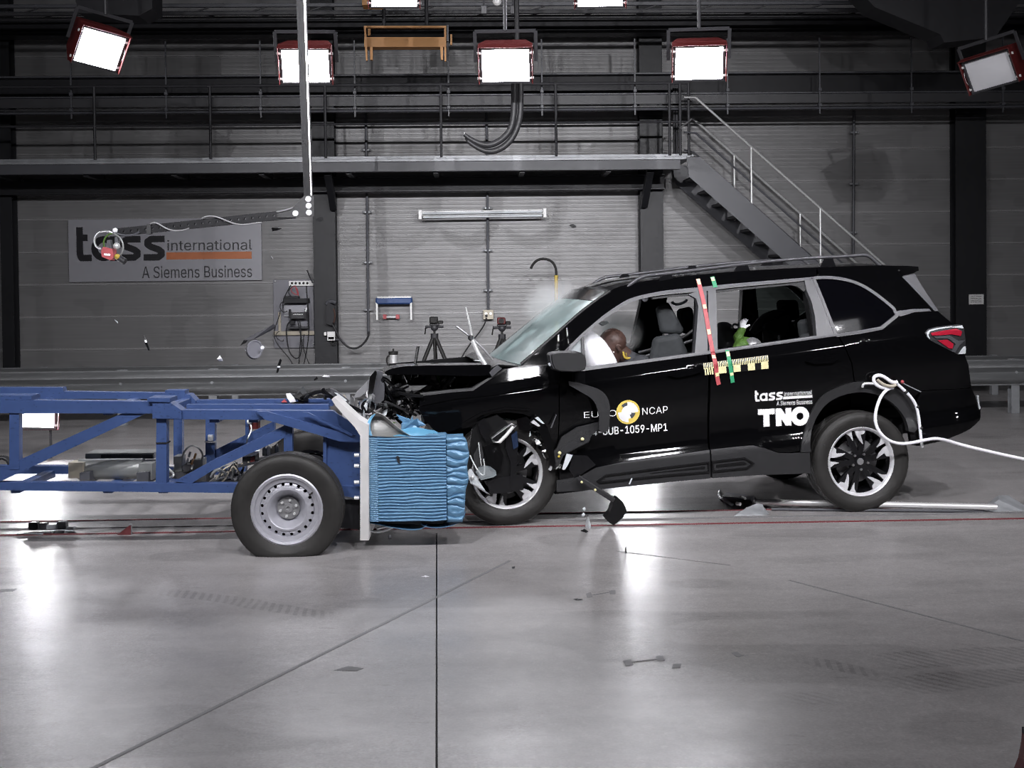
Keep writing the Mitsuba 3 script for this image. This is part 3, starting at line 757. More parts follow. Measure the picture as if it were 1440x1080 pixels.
# crumpled end: cushions pressed together
rng = random.Random(3)
ys = np.sort(np.r_[614, 733, 614 + 119 * (np.arange(1, 12) / 12 + np.array([rng.uniform(-.025, .025) for _ in range(11)]))])
edge = PchipInterpolator([612, 617, 628, 640, 655, 672, 690, 705, 720, 734], [649, 655, 658, 660, 657, 659, 655, 654, 653, 650])
inner = PchipInterpolator([612, 650, 700, 734], [626, 626, 627, 629])
def fold_line(k, px):
    if k in (0, 12): return ys[k]
    return ys[k] + 5.0 * (float(meshkit.fbm(np.array([px * .07, k * 3.3, 2.0]), 2)) - .5) + 2.2 * math.sin(px * .16 + k * 1.7)
for k in range(12):
    rows = []
    hgt = rng.uniform(.5, 1.0)
    for v in np.linspace(0, 1, 11):
        row = []
        bulge = math.sin(math.pi * v) ** .7 if 0 < v < 1 else 0
        for u in np.linspace(0, 1, 21):
            py0 = ys[k] * (1 - v) + ys[k + 1] * v
            e, i0 = float(edge(py0)), float(inner(py0))
            px = i0 + (e - i0) * u
            py = fold_line(k, px) * (1 - v) + fold_line(k + 1, px) * v + 1.2 * v
            bu = bulge * (max(0, 1 - (2 * u - 1) ** 6)) ** .6
            wr_ = .020 * (float(meshkit.fbm(np.array([px * .13, py * .22, k * 7.7]), 3)) - .5)
            row.append(U(px, py, YB0 + .012 - .020 * hgt * bu - wr_ * bulge))
        rows.append(row)
    P(b, 'crumple_fold', loft(rows), 'm_barrier', 50)
P(b, 'crumple_core', slab([(627, 614), (651, 613), (657, 640), (655, 690), (650, 728), (629, 733)], YB0 + .03, .13), 'm_barrier')
# top sheet, torn open and curled up
P(b, 'top_sheet', shell([[U(px, 613 + .6 * math.sin(px * .2), YB0) for px in np.linspace(553, 626, 12)], [U(px - 2, 603 - 2 * math.sin(px * .11), YB0 + .28) for px in np.linspace(563, 612, 12)]], .004), 'm_barrier_top', 40)
base = [(523, 613), (532, 613.5), (541, 614), (550, 614), (559, 614.5), (568, 615), (577, 615.5)]
mid = [(521, 595), (529, 586), (538, 588), (548, 597), (557, 604), (566, 609), (577, 614)]
tip = [(525, 583), (531, 581), (539, 584), (549, 592), (558, 600), (567, 607), (577, 613)]
def crv(pts, Y): return spline([U(a, c, Y) for a, c in pts], 4)
P(b, 'curled_sheet', shell([crv(base, YB0 - .012), crv([((a[0] * .6 + c[0] * .4), (a[1] * .6 + c[1] * .4)) for a, c in zip(base, mid)], YB0 + .05), crv(mid, YB0 + .06), crv(tip, YB0 + .01)], .003), 'm_greysheet', 60, label='grey curled sheet torn from the barrier top')
P(b, 'curled_edge', shell([spline([U(518, 612, YB0 - .01), U(516, 600, YB0 + .02), U(519, 590, YB0 + .04), U(526, 582, YB0 + .01)], 4), spline([U(524, 613, YB0 - .012), U(520.5, 600, YB0 + .015), U(522, 592, YB0 + .03), U(528, 583, YB0 + .0)], 4)], .003), 'm_barrier_top', 60)
rng = random.Random(8)
for i in range(9):
    c = U(rng.uniform(566, 590), rng.uniform(590, 604), 8.1 + rng.uniform(0, .15))
    pts = np.array([[rng.gauss(0, 1) for _ in range(3)] for _ in range(6)]) * V(.03, .03, .022)
    P(b, 'torn_flap', hull(pts + c), 'm_barrier')
for q in ([(519, 735), (560, 743), (590, 744), (600, 738)], [(592, 737), (612, 742), (640, 737), (652, 728)]):
    c = spline([U(a, c2, YB0 + .02) for a, c2 in q], 6)
    P(b, 'bottom_sheet', shell([c, c + V(.01, .2, .01)], .003), 'm_barrier', 40)
P(b, 'bottom_core', slab([(520, 733), (627, 733), (622, 737), (525, 737)], YB0 + .05, .25), 'm_black')
P(b, 'bent_rod', tube([U(520, 746, 7.9), U(545, 745, 7.88), U(552, 741, 7.86), U(546, 740.5, 7.88), U(530, 744, 7.9)], .008, 8, 5), 'm_alu', 40)
P(b, 'puncture', slab([(557, 642), (560, 641), (562, 646), (562, 652), (559, 650)], YB0 - .018, .01), 'm_hole')
# ------------------------------------------------------------------ the black car: a frame of its own, turned 6.5 degrees, nose down
TH = math.radians(6.5)
EX, EY, EZ = V(math.cos(TH), math.sin(TH), 0), V(-math.sin(TH), math.cos(TH), 0), V(0, 0, 1)
CO = F(1210, 721) - EY * .03
CW = 1.83
def W3(s, t, z): return CO + EX * s + EY * t + EZ * z
def zbelt(s): return 1.2705 + .125 * s
def zsill(s): return .542 + .084 * s
_low = PchipInterpolator([-.9, -.3, 0, .05, .13, .3, .6, .85, .94, 1.0], [.06, .01, .0, .012, .035, .034, .012, .006, .030, .052])
def tf(s, z):
    """how far the body side stands in from the car's widest plane"""
    s, z = np.asarray(s, float), np.asarray(z, float)
    v = (z - zsill(s)) / (zbelt(s) - zsill(s))
    u = z - zbelt(s)
    t = np.where(v < 1, _low(np.clip(v, -.9, 1)), .052 + .34 * u + .10 * np.clip(u, 0, 1) ** 2)
    r = np.clip(s - .30, 0, None)
    t = t + .16 * r ** 2 + 1.4 * np.clip(s - .70, 0, None) ** 2
    f = np.clip(-2.0 - s, 0, None)
    t = t + .05 * f ** 2
    zc = .832 + (s + 3.05) * .145
    w = np.clip((-2.05 - s) / .05, 0, 1)
    d = np.clip(z - zc, 0, .2)
    t = t + w * .06 * d
    return t
def on_plane(px, py, t):
    d = ray(px, py)
    k = ((CO + EY * t - CAM) @ EY) / (d @ EY)
    p = CAM + d * k - CO
    return p @ EX, p[2]
def S(px, py, extra=0.0, t=None):
    """(s, z) of a point of the body side met by a sight line"""
    if t is not None: return on_plane(px, py, t)
    tt = 0.05
    for _ in range(12):
        s, z = on_plane(px, py, tt + extra)
        tt = .5 * tt + .5 * float(tf(s, z))
    return s, z
def C(px, py, t):
    s, z = on_plane(px, py, t)
    return W3(s, t, z)
def lifted(poly, thick, off=0.0, far=False, res=.045, tconst=None):
    """an outline in (s, z) as a curved panel of the body side; off > 0 stands out"""
    ms = []
    for g in geoms(poly):
        m = trimesh.creation.extrude_polygon(g, thick, engine='earcut')
        v, f = trimesh.remesh.subdivide_to_size(m.vertices, m.faces, res, max_iter=12)
        m = trimesh.Trimesh(v, f, process=False)
        m.merge_vertices()
        ms.append(m)
    m = cat(ms)
    v = m.vertices
    t = (tf(v[:, 0], v[:, 1]) if tconst is None else tconst) - off + v[:, 2]
    if far: t = CW - t
    m.vertices = CO + v[:, :1] * EX + t[:, None] * EY + v[:, 1:2] * EZ
    if m.volume < 0: m.invert()
    return m
def shape(pts, holes=(), extra=0.0, t=None, grow=0.0):
    p = Polygon([S(a, b, extra, t) for a, b in pts], [[S(a, b, extra, t) for a, b in h] for h in holes]).buffer(0)
    return p.buffer(grow, join_style=2) if grow else p
def smooth_px(pts, n=4):
    return [tuple(x) for x in spline(np.array([(a, b) for a, b in pts], float), n)]

pr('m_paint', (.0022, .0022, .0026), .045, spec=.42)
pr('m_clad', (.020, .020, .0215), .55, spec=.4)
pr('m_clad_dark', (.0045, .0045, .005), .42, spec=.3)
pr('m_trim', (.062, .062, .069), .42, spec=.5)
pr('m_trim_dark', (.018, .018, .02), .5)
pr('m_gasket', (.010, .010, .011), .6)
pr('m_privacy', (.002, .002, .003), .04, spec=.015)
pr('m_inside', (.012, .012, .013), .8, spec=.2)
pr('m_seat', proc(lambda p, n, uv: mi.Color3f(.034, .037, .040) * (.75 + .5 * fbm(p.x * 20, p.y * 20, p.z * 20, 3))), .7, spec=.3)
pr('m_gloss', (.006, .006, .007), .12, spec=.6)
pr('m_machined', (.74, .74, .76), .32, metal=.35)
pr('m_tailred', (.34, .012, .03), .16, spec=.7)
pr('m_railbar', (.13, .13, .14), .22, metal=.5)
pr('m_navy', (.006, .016, .045), .4)
pr('m_decal', (.86, .86, .86), .45)
pr('m_decalyellow', (.72, .55, .12), .45)
pr('m_decalcream', (.74, .68, .38), .45)
pr('m_redtape', (.42, .075, .085), .5)
pr('m_greentape', (.03, .28, .13), .5)
pr('m_skin', proc(lambda p, n, uv: mi.Color3f(.070, .038, .030) * (.85 + .3 * noise(p.x * 40, p.y * 40, p.z * 40))), .5)
pr('m_airbag', (.86, .86, .90), .7)
pr('m_green', (.06, .13, .02), .7)
pr('m_overall', (.04, .042, .048), .8)
pr('m_lens', (.55, .58, .60), .12, spec=.8, clearcoat=1.0)
scene['m_glass'] = {'type': 'thindielectric', 'int_ior': 1.5}
scene['m_tint'] = {'type': 'thindielectric', 'int_ior': 1.5, 'specular_transmittance': {'type': 'rgb', 'value': [.33, .36, .35]}}
scene['m_windshield'] = {'type': 'blendbsdf', 'weight': proc(lambda p, n, uv: .33 + .30 * smoothstep(.45, .75, fbm(p.x * 5, p.y * 5, p.z * 5, 3))),
    'a': {'type': 'thindielectric', 'int_ior': 1.5, 'specular_transmittance': {'type': 'rgb', 'value': [.62, .78, .76]}},
    'b': {'type': 'twosided', 'bsdf': {'type': 'principled', 'base_color': {'type': 'rgb', 'value': [.30, .42, .42]}, 'roughness': .3, 'specular': .5}}}
scene['m_clear'] = {'type': 'blendbsdf', 'weight': .25, 'a': {'type': 'thindielectric', 'int_ior': 1.5}, 'b': {'type': 'twosided', 'bsdf': {'type': 'principled', 'base_color': {'type': 'rgb', 'value': [.55, .62, .65]}, 'roughness': .25, 'specular': .7}}}

car = T('car', 'black estate car with crushed front end, white lettering on the doors and grey roof rails', 'car')
# outlines read on the side of the car -------------------------------------------------
roof_edge = [(735, 514), (762, 489), (790, 464), (815, 442), (838, 424), (858, 409), (880, 400.5), (920, 393.5), (985, 386), (1040, 381.3), (1100, 377.8), (1148, 376)]
trim_out = [(771, 513), (800, 487), (815, 472), (832, 457), (853, 440), (874, 426), (888, 419), (918, 411.5), (940, 408), (985, 403.5), (1008, 401), (1040, 398), (1130, 390.5), (1148, 389)]
trim_in = [(1131, 394.5), (1112, 397), (1040, 403.5), (1010, 407), (985, 410), (940, 414), (918, 417), (888, 424.5), (874, 432), (853, 446), (832, 463), (819, 474), (808, 485), (787, 512)]
P(car, 'roof_frame', lifted(shape(smooth_px(roof_edge) + smooth_px(trim_out[::-1])), .03), 'm_paint', 40)
P(car, 'roof_frame', lifted(shape(smooth_px(roof_edge) + smooth_px(trim_out[::-1])), .03, far=True), 'm_paint', 40)
tr_poly = shape(smooth_px(trim_out) + smooth_px(trim_in))
P(car, 'window_trim', lifted(tr_poly, .03, .004), 'm_trim', 40)
P(car, 'window_trim', lifted(tr_poly, .03, .004, far=True), 'm_trim', 40)
gask = [(1140, 402), (1131, 394.5), (1112, 397), (1040, 403.5), (1010, 407), (985, 410), (940, 414), (918, 417), (918, 421), (943, 418), (975, 416), (1010, 412), (1040, 408), (1112, 401), (1122, 403), (1131, 410)]
P(car, 'window_seal', lifted(shape(gask), .05, -.01), 'm_gasket', 40)
P(car, 'window_seal', lifted(shape(gask), .05, -.01, far=True), 'm_gasket', 40)
bpA = [(968, 414), (981, 409), (993.3, 407.5), (995.3, 497.5), (976.5, 500), (977.5, 489), (982, 430), (979, 420)]
bpB = [(995.2, 407), (1006.5, 406), (1009.2, 492), (1009, 497), (997.3, 498)]
cp = [(1131, 393.5), (1145, 391.5), (1176.5, 472.5), (1148.5, 476), (1146, 445), (1141, 424), (1134, 408)]
for far in (False, True):
    P(car, 'pillar_cover', lifted(shape(bpA), .06, .002, far), 'm_trim', 40)
    P(car, 'pillar_cover', lifted(shape(bpB), .06, .002, far), 'm_trim', 40)
    P(car, 'pillar_cover', lifted(shape(cp), .06, .002, far), 'm_trim', 40)
P(car, 'inner_pillar', lifted(shape([(984, 405), (1007, 404), (1012, 500), (980, 502)]), .08, -.05), 'm_inside')
P(car, 'inner_pillar', lifted(shape([(968, 405), (1007, 404), (1016, 500), (965, 502)]), .08, -.05, far=True), 'm_inside')
P(car, 'inner_pillar', lifted(shape([(1128, 395), (1146, 392), (1178, 475), (1145, 478)]), .08, -.06, far=True), 'm_inside')
P(car, 'inner_pillar', lifted(shape([(1135, 395), (1146, 392), (1178, 475), (1150, 478)]), .08, -.06), 'm_inside')
mp = [(815.5, 471), (819, 468.5), (825.5, 519), (817, 520)]
P(car, 'quarter_divider', lifted(shape([(817.5, 470), (820, 468), (824.5, 519), (818.5, 519)]), .04, .002), 'm_trim_dark')
P(car, 'corner_pane', lifted(shape([(787, 512), (808, 485), (817.5, 474), (818.5, 519), (790, 521)]), .004, -.02), 'm_clear')
belt = [(805, 519), (821, 516.8), (900, 506.5), (975, 496.3), (1009, 491.8), (1148, 472), (1176, 468.7), (1176.5, 472.5), (1148, 476.3), (1009, 496.3), (975, 500.8), (900, 511), (821, 521.3), (805, 523)]
P(car, 'belt_trim', lifted(shape(belt), .04, .008), 'm_trim', 40)
P(car, 'belt_trim', lifted(shape(belt), .04, .008, far=True), 'm_trim', 40)
# doors and panels
front_door = smooth_px([(790, 521), (821, 520.5), (900, 510), (975, 500), (994, 496.8)], 3) + [(995.3, 560), (996.5, 632)] + [(960, 637), (920, 642.5), (877, 648.6), (838, 657), (815, 669), (800, 677), (787, 678), (785, 640), (787, 590), (787, 545)]
rear_door = [(996.8, 496.6), (1040, 491), (1100, 482.2), (1148, 475), (1177, 471.2), (1182, 480), (1190, 494), (1197, 511), (1200.5, 536.5), (1180, 543), (1163, 552), (1154, 558), (1146, 569), (1139, 582), (1129, 610), (1125, 634), (1110, 636.5), (1094, 636), (1074, 629), (1058, 625.5), (1030, 628), (998.8, 631.6)]
arch_out = [(1125, 636), (1129, 611), (1139, 582), (1154, 558), (1180, 543.5), (1203, 537), (1235, 538.5), (1262, 547), (1281, 562), (1291, 590), (1284, 608)]
arch_in = [(1276, 606), (1270, 586), (1250, 564), (1225, 553), (1200, 552), (1171, 561), (1153, 577), (1141, 602), (1139, 635)]
glass_q = smooth_px([(1147, 393), (1170, 392.6), (1191, 396), (1207, 401.3), (1222, 409.5), (1240, 422.5), (1254.5, 434.5)], 3) + [(1258.4, 442.8), (1238, 459.2), (1210, 464.5), (1177, 469.3)]
quarter = [(1148.5, 376), (1200, 374.2), (1240, 373), (1257, 374), (1265, 383), (1283, 400), (1300, 418), (1320, 438.5), (1338, 456.5), (1312, 460.5), (1303, 464), (1299.5, 470), (1304, 477), (1318, 485), (1338, 494.5), (1347, 499.5), (1357, 500), (1362, 514), (1366, 544), (1296, 549), (1282, 561), (1262, 546.5), (1235, 537.5), (1202, 536), (1198.5, 511), (1191.5, 494), (1183, 478), (1178, 470)]
qin = [(1145.5, 390)] + glass_q
P(car, 'front_door', lifted(shape(front_door), .05), 'm_paint', 40)
P(car, 'rear_door', lifted(shape(rear_door), .05), 'm_paint', 40)
qpoly = shape(quarter).difference(shape(glass_q).buffer(.022)).difference(shape([(1120, 380), (1150, 388.5), (1178, 470), (1176, 476), (1130, 470)]))
P(car, 'quarter_panel', lifted(qpoly, .04), 'm_paint', 40)
for k, pp in (('front_door', shape(front_door)), ('rear_door', shape(rear_door)), ('quarter_panel', qpoly)):
    P(car, k, lifted(pp, .04, far=True), 'm_paint', 40)
tq = shape(glass_q).buffer(.022).difference(shape(glass_q))
P(car, 'quarter_trim', lifted(tq, .03, .006), 'm_trim', 40)
P(car, 'quarter_trim', lifted(tq, .03, .006, far=True), 'm_trim', 40)
P(car, 'quarter_trim', lifted(shape([(1257, 440), (1263, 437), (1283, 434.5), (1306, 434), (1309, 437.5), (1285, 439), (1268, 444.5), (1259, 444)]), .02, .006), 'm_trim', 40)
P(car, 'quarter_glass', lifted(shape(glass_q), .006, -.006), 'm_privacy', 40, label='dark privacy glass')
P(car, 'quarter_glass', lifted(shape(glass_q), .004, -.006, far=True), 'm_tint', 40, label='tinted glass of the far side')
bump = [(1296, 550), (1330, 548), (1366, 545.5), (1371, 556), (1379, 576), (1378.5, 590), (1363, 604), (1324, 620.3), (1291, 627.3), (1282, 626), (1279, 607), (1285, 607), (1292, 590), (1288, 566)]
P(car, 'rear_bumper', lifted(shape(bump), .04), 'm_paint', 40)
P(car, 'rear_bumper', lifted(shape(bump), .04, far=True), 'm_paint', 40)
P(car, 'reflector', lifted(shape([(1373.5, 556.5), (1376, 556), (1379, 574), (1377, 576)]), .02, .006), 'm_lens')
arch = shape(smooth_px(arch_out) + smooth_px(arch_in))
P(car, 'arch_cladding', lifted(arch, .05, .018), 'm_clad', 40)
P(car, 'arch_cladding', lifted(arch, .05, .018, far=True), 'm_clad', 40)
sill_up = [(786, 678), (800, 678.5), (817, 669.5), (838, 657.5), (877, 649), (920, 643), (960, 637.5), (996.8, 632.3)]
sill_lo = [(998.6, 672.3), (940, 677.5), (891, 683), (840, 688), (783, 691.5)]
sillA = shape(sill_up + sill_lo)
sillB = shape([(998.9, 632), (1030, 628.5), (1058, 626), (1074, 629.7), (1094, 636.8), (1112, 637.3), (1138, 636), (1139, 665), (1110, 666.5), (1069, 667.5), (1016, 671), (1001, 672)])
for far in (False, True):
    P(car, 'sill_cladding', lifted(sillA, .06, .012, far), 'm_clad', 40)
    P(car, 'sill_cladding', lifted(sillB, .06, .012, far), 'm_clad', 40)
for q in ([(838, 676), (851, 667), (940, 655.5), (996.5, 648.5), (996.6, 664), (930, 669.5), (842, 679)], [(1000, 648), (1046, 642.5), (1060, 651), (1050, 658.5), (1001, 663.5)]):
    g = shape(q)
    P(car, 'sill_panel', cat(lifted(g.difference(g.buffer(-.010)), .02, .024), lifted(g.buffer(-.03), .02, .018)), 'm_clad_dark', 30)
fender = [(592, 553.5), (614, 551), (637, 548.5), (650, 548), (664, 546.5), (676, 540), (687, 531.5), (699, 524), (711, 519), (738, 513.5), (772, 514), (788, 521), (785.5, 546), (785.5, 590), (784, 640), (779, 646), (775, 622), (770, 608), (762, 597), (750, 588), (735, 582), (712, 579.5), (692, 582), (674, 589.5), (660, 600), (646, 603.5), (629, 607.5), (616, 611.5), (606, 600), (596, 589.5), (589, 576), (590, 564)]
P(car, 'front_fender', lifted(shape(fender), .03, .0, res=.04), 'm_paint', 35)
# crease of the fender: a raised lip along its upper shoulder
lip = [(590, 566), (640, 556.5), (700, 551), (745, 540), (787, 534), (787, 537.5), (745, 544), (700, 555), (640, 561), (590, 571)]
P(car, 'fender_crease', lifted(shape(lip), .02, .008), 'm_paint', 40)
lip2 = [(617, 610), (648, 596), (676, 580), (712, 572), (745, 575), (745, 577.5), (712, 575), (676, 583.5), (650, 600), (619, 611.5)]
P(car, 'fender_crease', lifted(shape(lip2), .02, .012), 'm_paint', 40)
P(car, 'fender_edge', lifted(shape([(591, 553), (637, 548), (664, 546), (687, 531), (711, 518.5), (711, 521), (688, 534), (665, 549.5), (638, 551.5), (592, 557)]), .06, .004), 'm_clad', 30)
# side lines of the far fender, the bonnet and the cowl
def across(front, nt, ta, tb, crown, bow=0.0):
    """columns of (s, z) points carried across the car from t = ta to its mirror image, arched by crown and bowed forward"""
    rows = []
    for k in range(nt + 1):
        w = k / nt
        a = 4 * w * (1 - w)
        rows.append([W3(s - bow * a, ta_ + (CW - 2 * ta_) * w, z + crown * a) for (s, z), ta_ in zip(front, ta)])
    return rows
def line(pts, t): return [S(a, b, t=tt) for (a, b), tt in zip(pts, np.broadcast_to(t, (len(pts),)))]
bn = [(541, 524), (550, 519.5), (566, 516), (596, 514.5), (637, 514), (660, 513.5), (690, 513.5)]
rows = across(line(bn, .10), 16, [.10] * 7, 0, .035)
rows = [[q - EZ * (.135 * (k / 16) + .0 * k) for q in r] for k, r in enumerate(rows)]      # the bonnet is bent down on the far side
P(car, 'bonnet', shell(rows, .012), 'm_paint', 50)
P(car, 'bonnet_edge', shell([spline([W3(*_a) for _a in [(s, .095, z) for s, z in line(bn, .095)]], 4), spline([W3(s, .085, z) for s, z in line([(545, 528), (552, 527.5), (567, 527), (596, 527.5), (637, 528.5), (660, 529), (689, 528)], .085)], 4)], .02), 'm_paint', 50)
cowl = line([(688, 518), (700, 512), (735, 515)], .14)
P(car, 'cowl', shell(across(cowl, 12, [.12, .12, .12], 0, .01), .01), 'm_clad_dark', 40)
ws = [(733, 513), (762, 488), (790, 463.5), (815, 441.5), (838, 424), (858, 410)]
wt = [.155, .175, .20, .225, .245, .255]
wl = line(ws, wt)
wrows = across(wl, 18, wt, 0, .015, .10)
P(car, 'windscreen', loft(wrows), 'm_windshield', True, label='shattered greenish windscreen')
P(car, 'windscreen_band', shell([r[4:] for r in across([(s, z + .004) for s, z in wl], 18, wt, 0, .015, .10)], .004), 'm_gloss', 50)
for k in (0, -1):
    e = across(wl, 18, wt, 0, .015, .10)[k]
    P(car, 'windscreen_edge', tube(np.array(e) + EZ * .004, .012, 8, 3), 'm_gasket', 40)
# dash shade along the bottom of the screen
P(car, 'dashboard', shell(across(line([(740, 520), (770, 512), (800, 512), (822, 520), (835, 545)], [.2] * 5), 8, [.2] * 5, 0, .0), .02), 'm_inside', 40)
rf = [(858, 409), (880, 400.5), (920, 393.5), (985, 386), (1040, 381.3), (1100, 377.8), (1148, 376), (1200, 374.2), (1240, 373), (1257, 374)]
rl = [S(a, b) for a, b in rf]
rt = [float(tf(*q)) + .002 for q in rl]
P(car, 'roof', shell(across(rl, 16, rt, 0, .028, .01), .02), 'm_paint', 50)
P(car, 'headlining', shell(across([(s, z - .045) for s, z in rl], 6, [a + .04 for a in rt], 0, .02), .01), 'm_inside', 40)
sp = [(1256, 374), (1275, 373.8), (1291, 375), (1292, 380), (1284, 384), (1268, 388)]
sl = line(sp, [.30] * 6)
P(car, 'roof_spoiler', cat(shell(across(sl, 12, [.30] * 6, 0, .012, -.02), .012), shell([[W3(s, .30, z) for s, z in sl[:3]], [W3(s, .31, z) for s, z in sl[:2:-1]]], .01), shell([[W3(s, CW - .30, z) for s, z in sl[:3]], [W3(s, CW - .31, z) for s, z in sl[:2:-1]]], .01)), 'm_paint', 40)
P(car, 'spoiler_fin', lifted(shape([(1268, 389), (1286, 385), (1291, 394), (1301, 410), (1319, 437), (1314, 437.5), (1291, 413)]), .03, .006), 'm_trim', 40)
tg = [(1268, 388), (1284, 400), (1300, 418), (1320, 438), (1342, 457), (1355, 463), (1357, 480), (1357, 500), (1362, 514), (1366, 545), (1378, 576), (1378, 590), (1363, 604)]
tgl = [S(a, b) for a, b in tg]
tgt = [float(tf(*q)) + .004 for q in tgl]
rr = across(tgl, 12, tgt, 0, .0, -.05)
P(car, 'tailgate_glass', shell([r[:5] for r in rr], .008), 'm_privacy', 50)
P(car, 'tailgate', shell([r[4:] for r in rr], .02), 'm_paint', 50)
# taillight
tl = [(1300, 468), (1305, 462.5), (1317, 459.6), (1338, 457), (1351, 456.5), (1355, 461.7), (1357.5, 478), (1357.5, 497.5), (1346.7, 498.5), (1338, 494), (1318, 484), (1305, 477)]
for far in (False, True):
    k = P(car, 'tail_light', lifted(shape(tl), .05, .004, far), 'm_trim_dark', 40)
    if far: continue
    for nm, q, m in (('red_lens', [(1308, 468), (1327, 464.5), (1344, 461.8), (1352, 466), (1350, 472.5), (1337, 470), (1327, 471), (1309.5, 471.8)], 'm_tailred'), ('red_lens', [(1317.5, 478.5), (1331, 477.5), (1340, 483.5), (1338.5, 490), (1334, 490)], 'm_tailred'),
                     ('bracket', [(1312, 473), (1334, 471.5), (1346.5, 479), (1356, 478.5), (1348, 486), (1342, 495.5), (1337.5, 494), (1343, 484), (1333, 476), (1316, 476)], 'm_trim'),
                     ('clear_lens', [(1302, 468), (1306, 464), (1317, 461), (1338, 458.5), (1338, 460), (1318, 463), (1307, 466), (1304.5, 471), (1307, 477), (1303.5, 474)], 'm_lens'), ('clear_lens', [(1347, 498), (1351, 492), (1355, 487), (1357, 487), (1357, 497)], 'm_lens'), ('clear_lens', [(1333, 460), (1352, 457.5), (1354, 462), (1345, 461)], 'm_lens')):
        P(k, nm, lifted(shape(q), .02, .012), m, 40)
# handles, filler seam
for pts in ([(938, 528), (950, 521), (972, 517), (984, 518), (985, 523), (972, 527), (952, 531)], [(1132, 508), (1145, 503), (1172, 500), (1178, 504), (1170, 510), (1145, 512)]):
    k = P(car, 'door_handle', lifted(shape(pts), .03, .022), 'm_paint', 40)
# underbody, wheel wells and front bulkhead
def carbox(s0, s1, t0, t1, z0, z1, bev=.01):
    m = box(((s0 + s1) / 2, (t0 + t1) / 2, (z0 + z1) / 2), (s1 - s0, t1 - t0, z1 - z0), bev)
    return placed(m, CO, EX, EY, EZ)
def carhull(pts): return hull([W3(*q) for q in pts])
sl0, sl1 = S(790, 680), S(1130, 655)
P(car, 'floor_pan', carhull([(s, t, z) for s in (-2.15, -.42) for t in (.10, 1.73) for z in (zsill(s) - .17, zsill(s) - .06)]), 'm_inside')
P(car, 'floor_pan', carhull([(s, t, z + .14) for s in (-.45, .78) for t in (.32, 1.51) for z in (zsill(-.4) - .14, zsill(-.4) + .05)]), 'm_inside')
P(car, 'wheel_well', lifted(shape([(1118, 640), (1130, 570), (1160, 540), (1240, 535), (1292, 565), (1290, 625), (1150, 560)]).buffer(.03), .02, -.30), 'm_inside')
P(car, 'door_liner', lifted(shape([(792, 524), (990, 500), (1176, 474), (1196, 515), (1130, 560), (1120, 655), (800, 676), (790, 640)]), .02, -.10), 'm_inside', 40)
P(car, 'door_liner', lifted(shape([(792, 524), (990, 500), (1176, 474), (1196, 515), (1130, 560), (1120, 655), (800, 676), (790, 640)]), .02, -.10, far=True), 'm_inside', 40)
P(car, 'rear_liner', carhull([(s, t, z) for s in (.05, .62) for t in (.30, 1.53) for z in (.72, 1.12)]), 'm_inside')
P(car, 'bulkhead', carhull([(s, t, z) for s in (-2.16, -2.10) for t in (.12, 1.71) for z in (.28, .94)]), 'm_inside')
P(car, 'engine_block', carhull([(-2.9, .5, .45), (-2.2, .5, .40), (-2.2, 1.6, .40), (-2.9, 1.6, .45), (-2.9, .5, .80), (-2.2, .4, .86), (-2.2, 1.6, .86), (-2.95, 1.6, .80)]), 'm_inside')
P(car, 'inner_wing', lifted(shape([(640, 535), (690, 530), (785, 530), (782, 575), (700, 560), (640, 575)]), .02, -.25), 'm_inside')
P(car, 'inner_wing', lifted(shape([(560, 530), (690, 520), (785, 525), (782, 600), (640, 640), (570, 580)]), .02, -.0, far=True), 'm_inside')

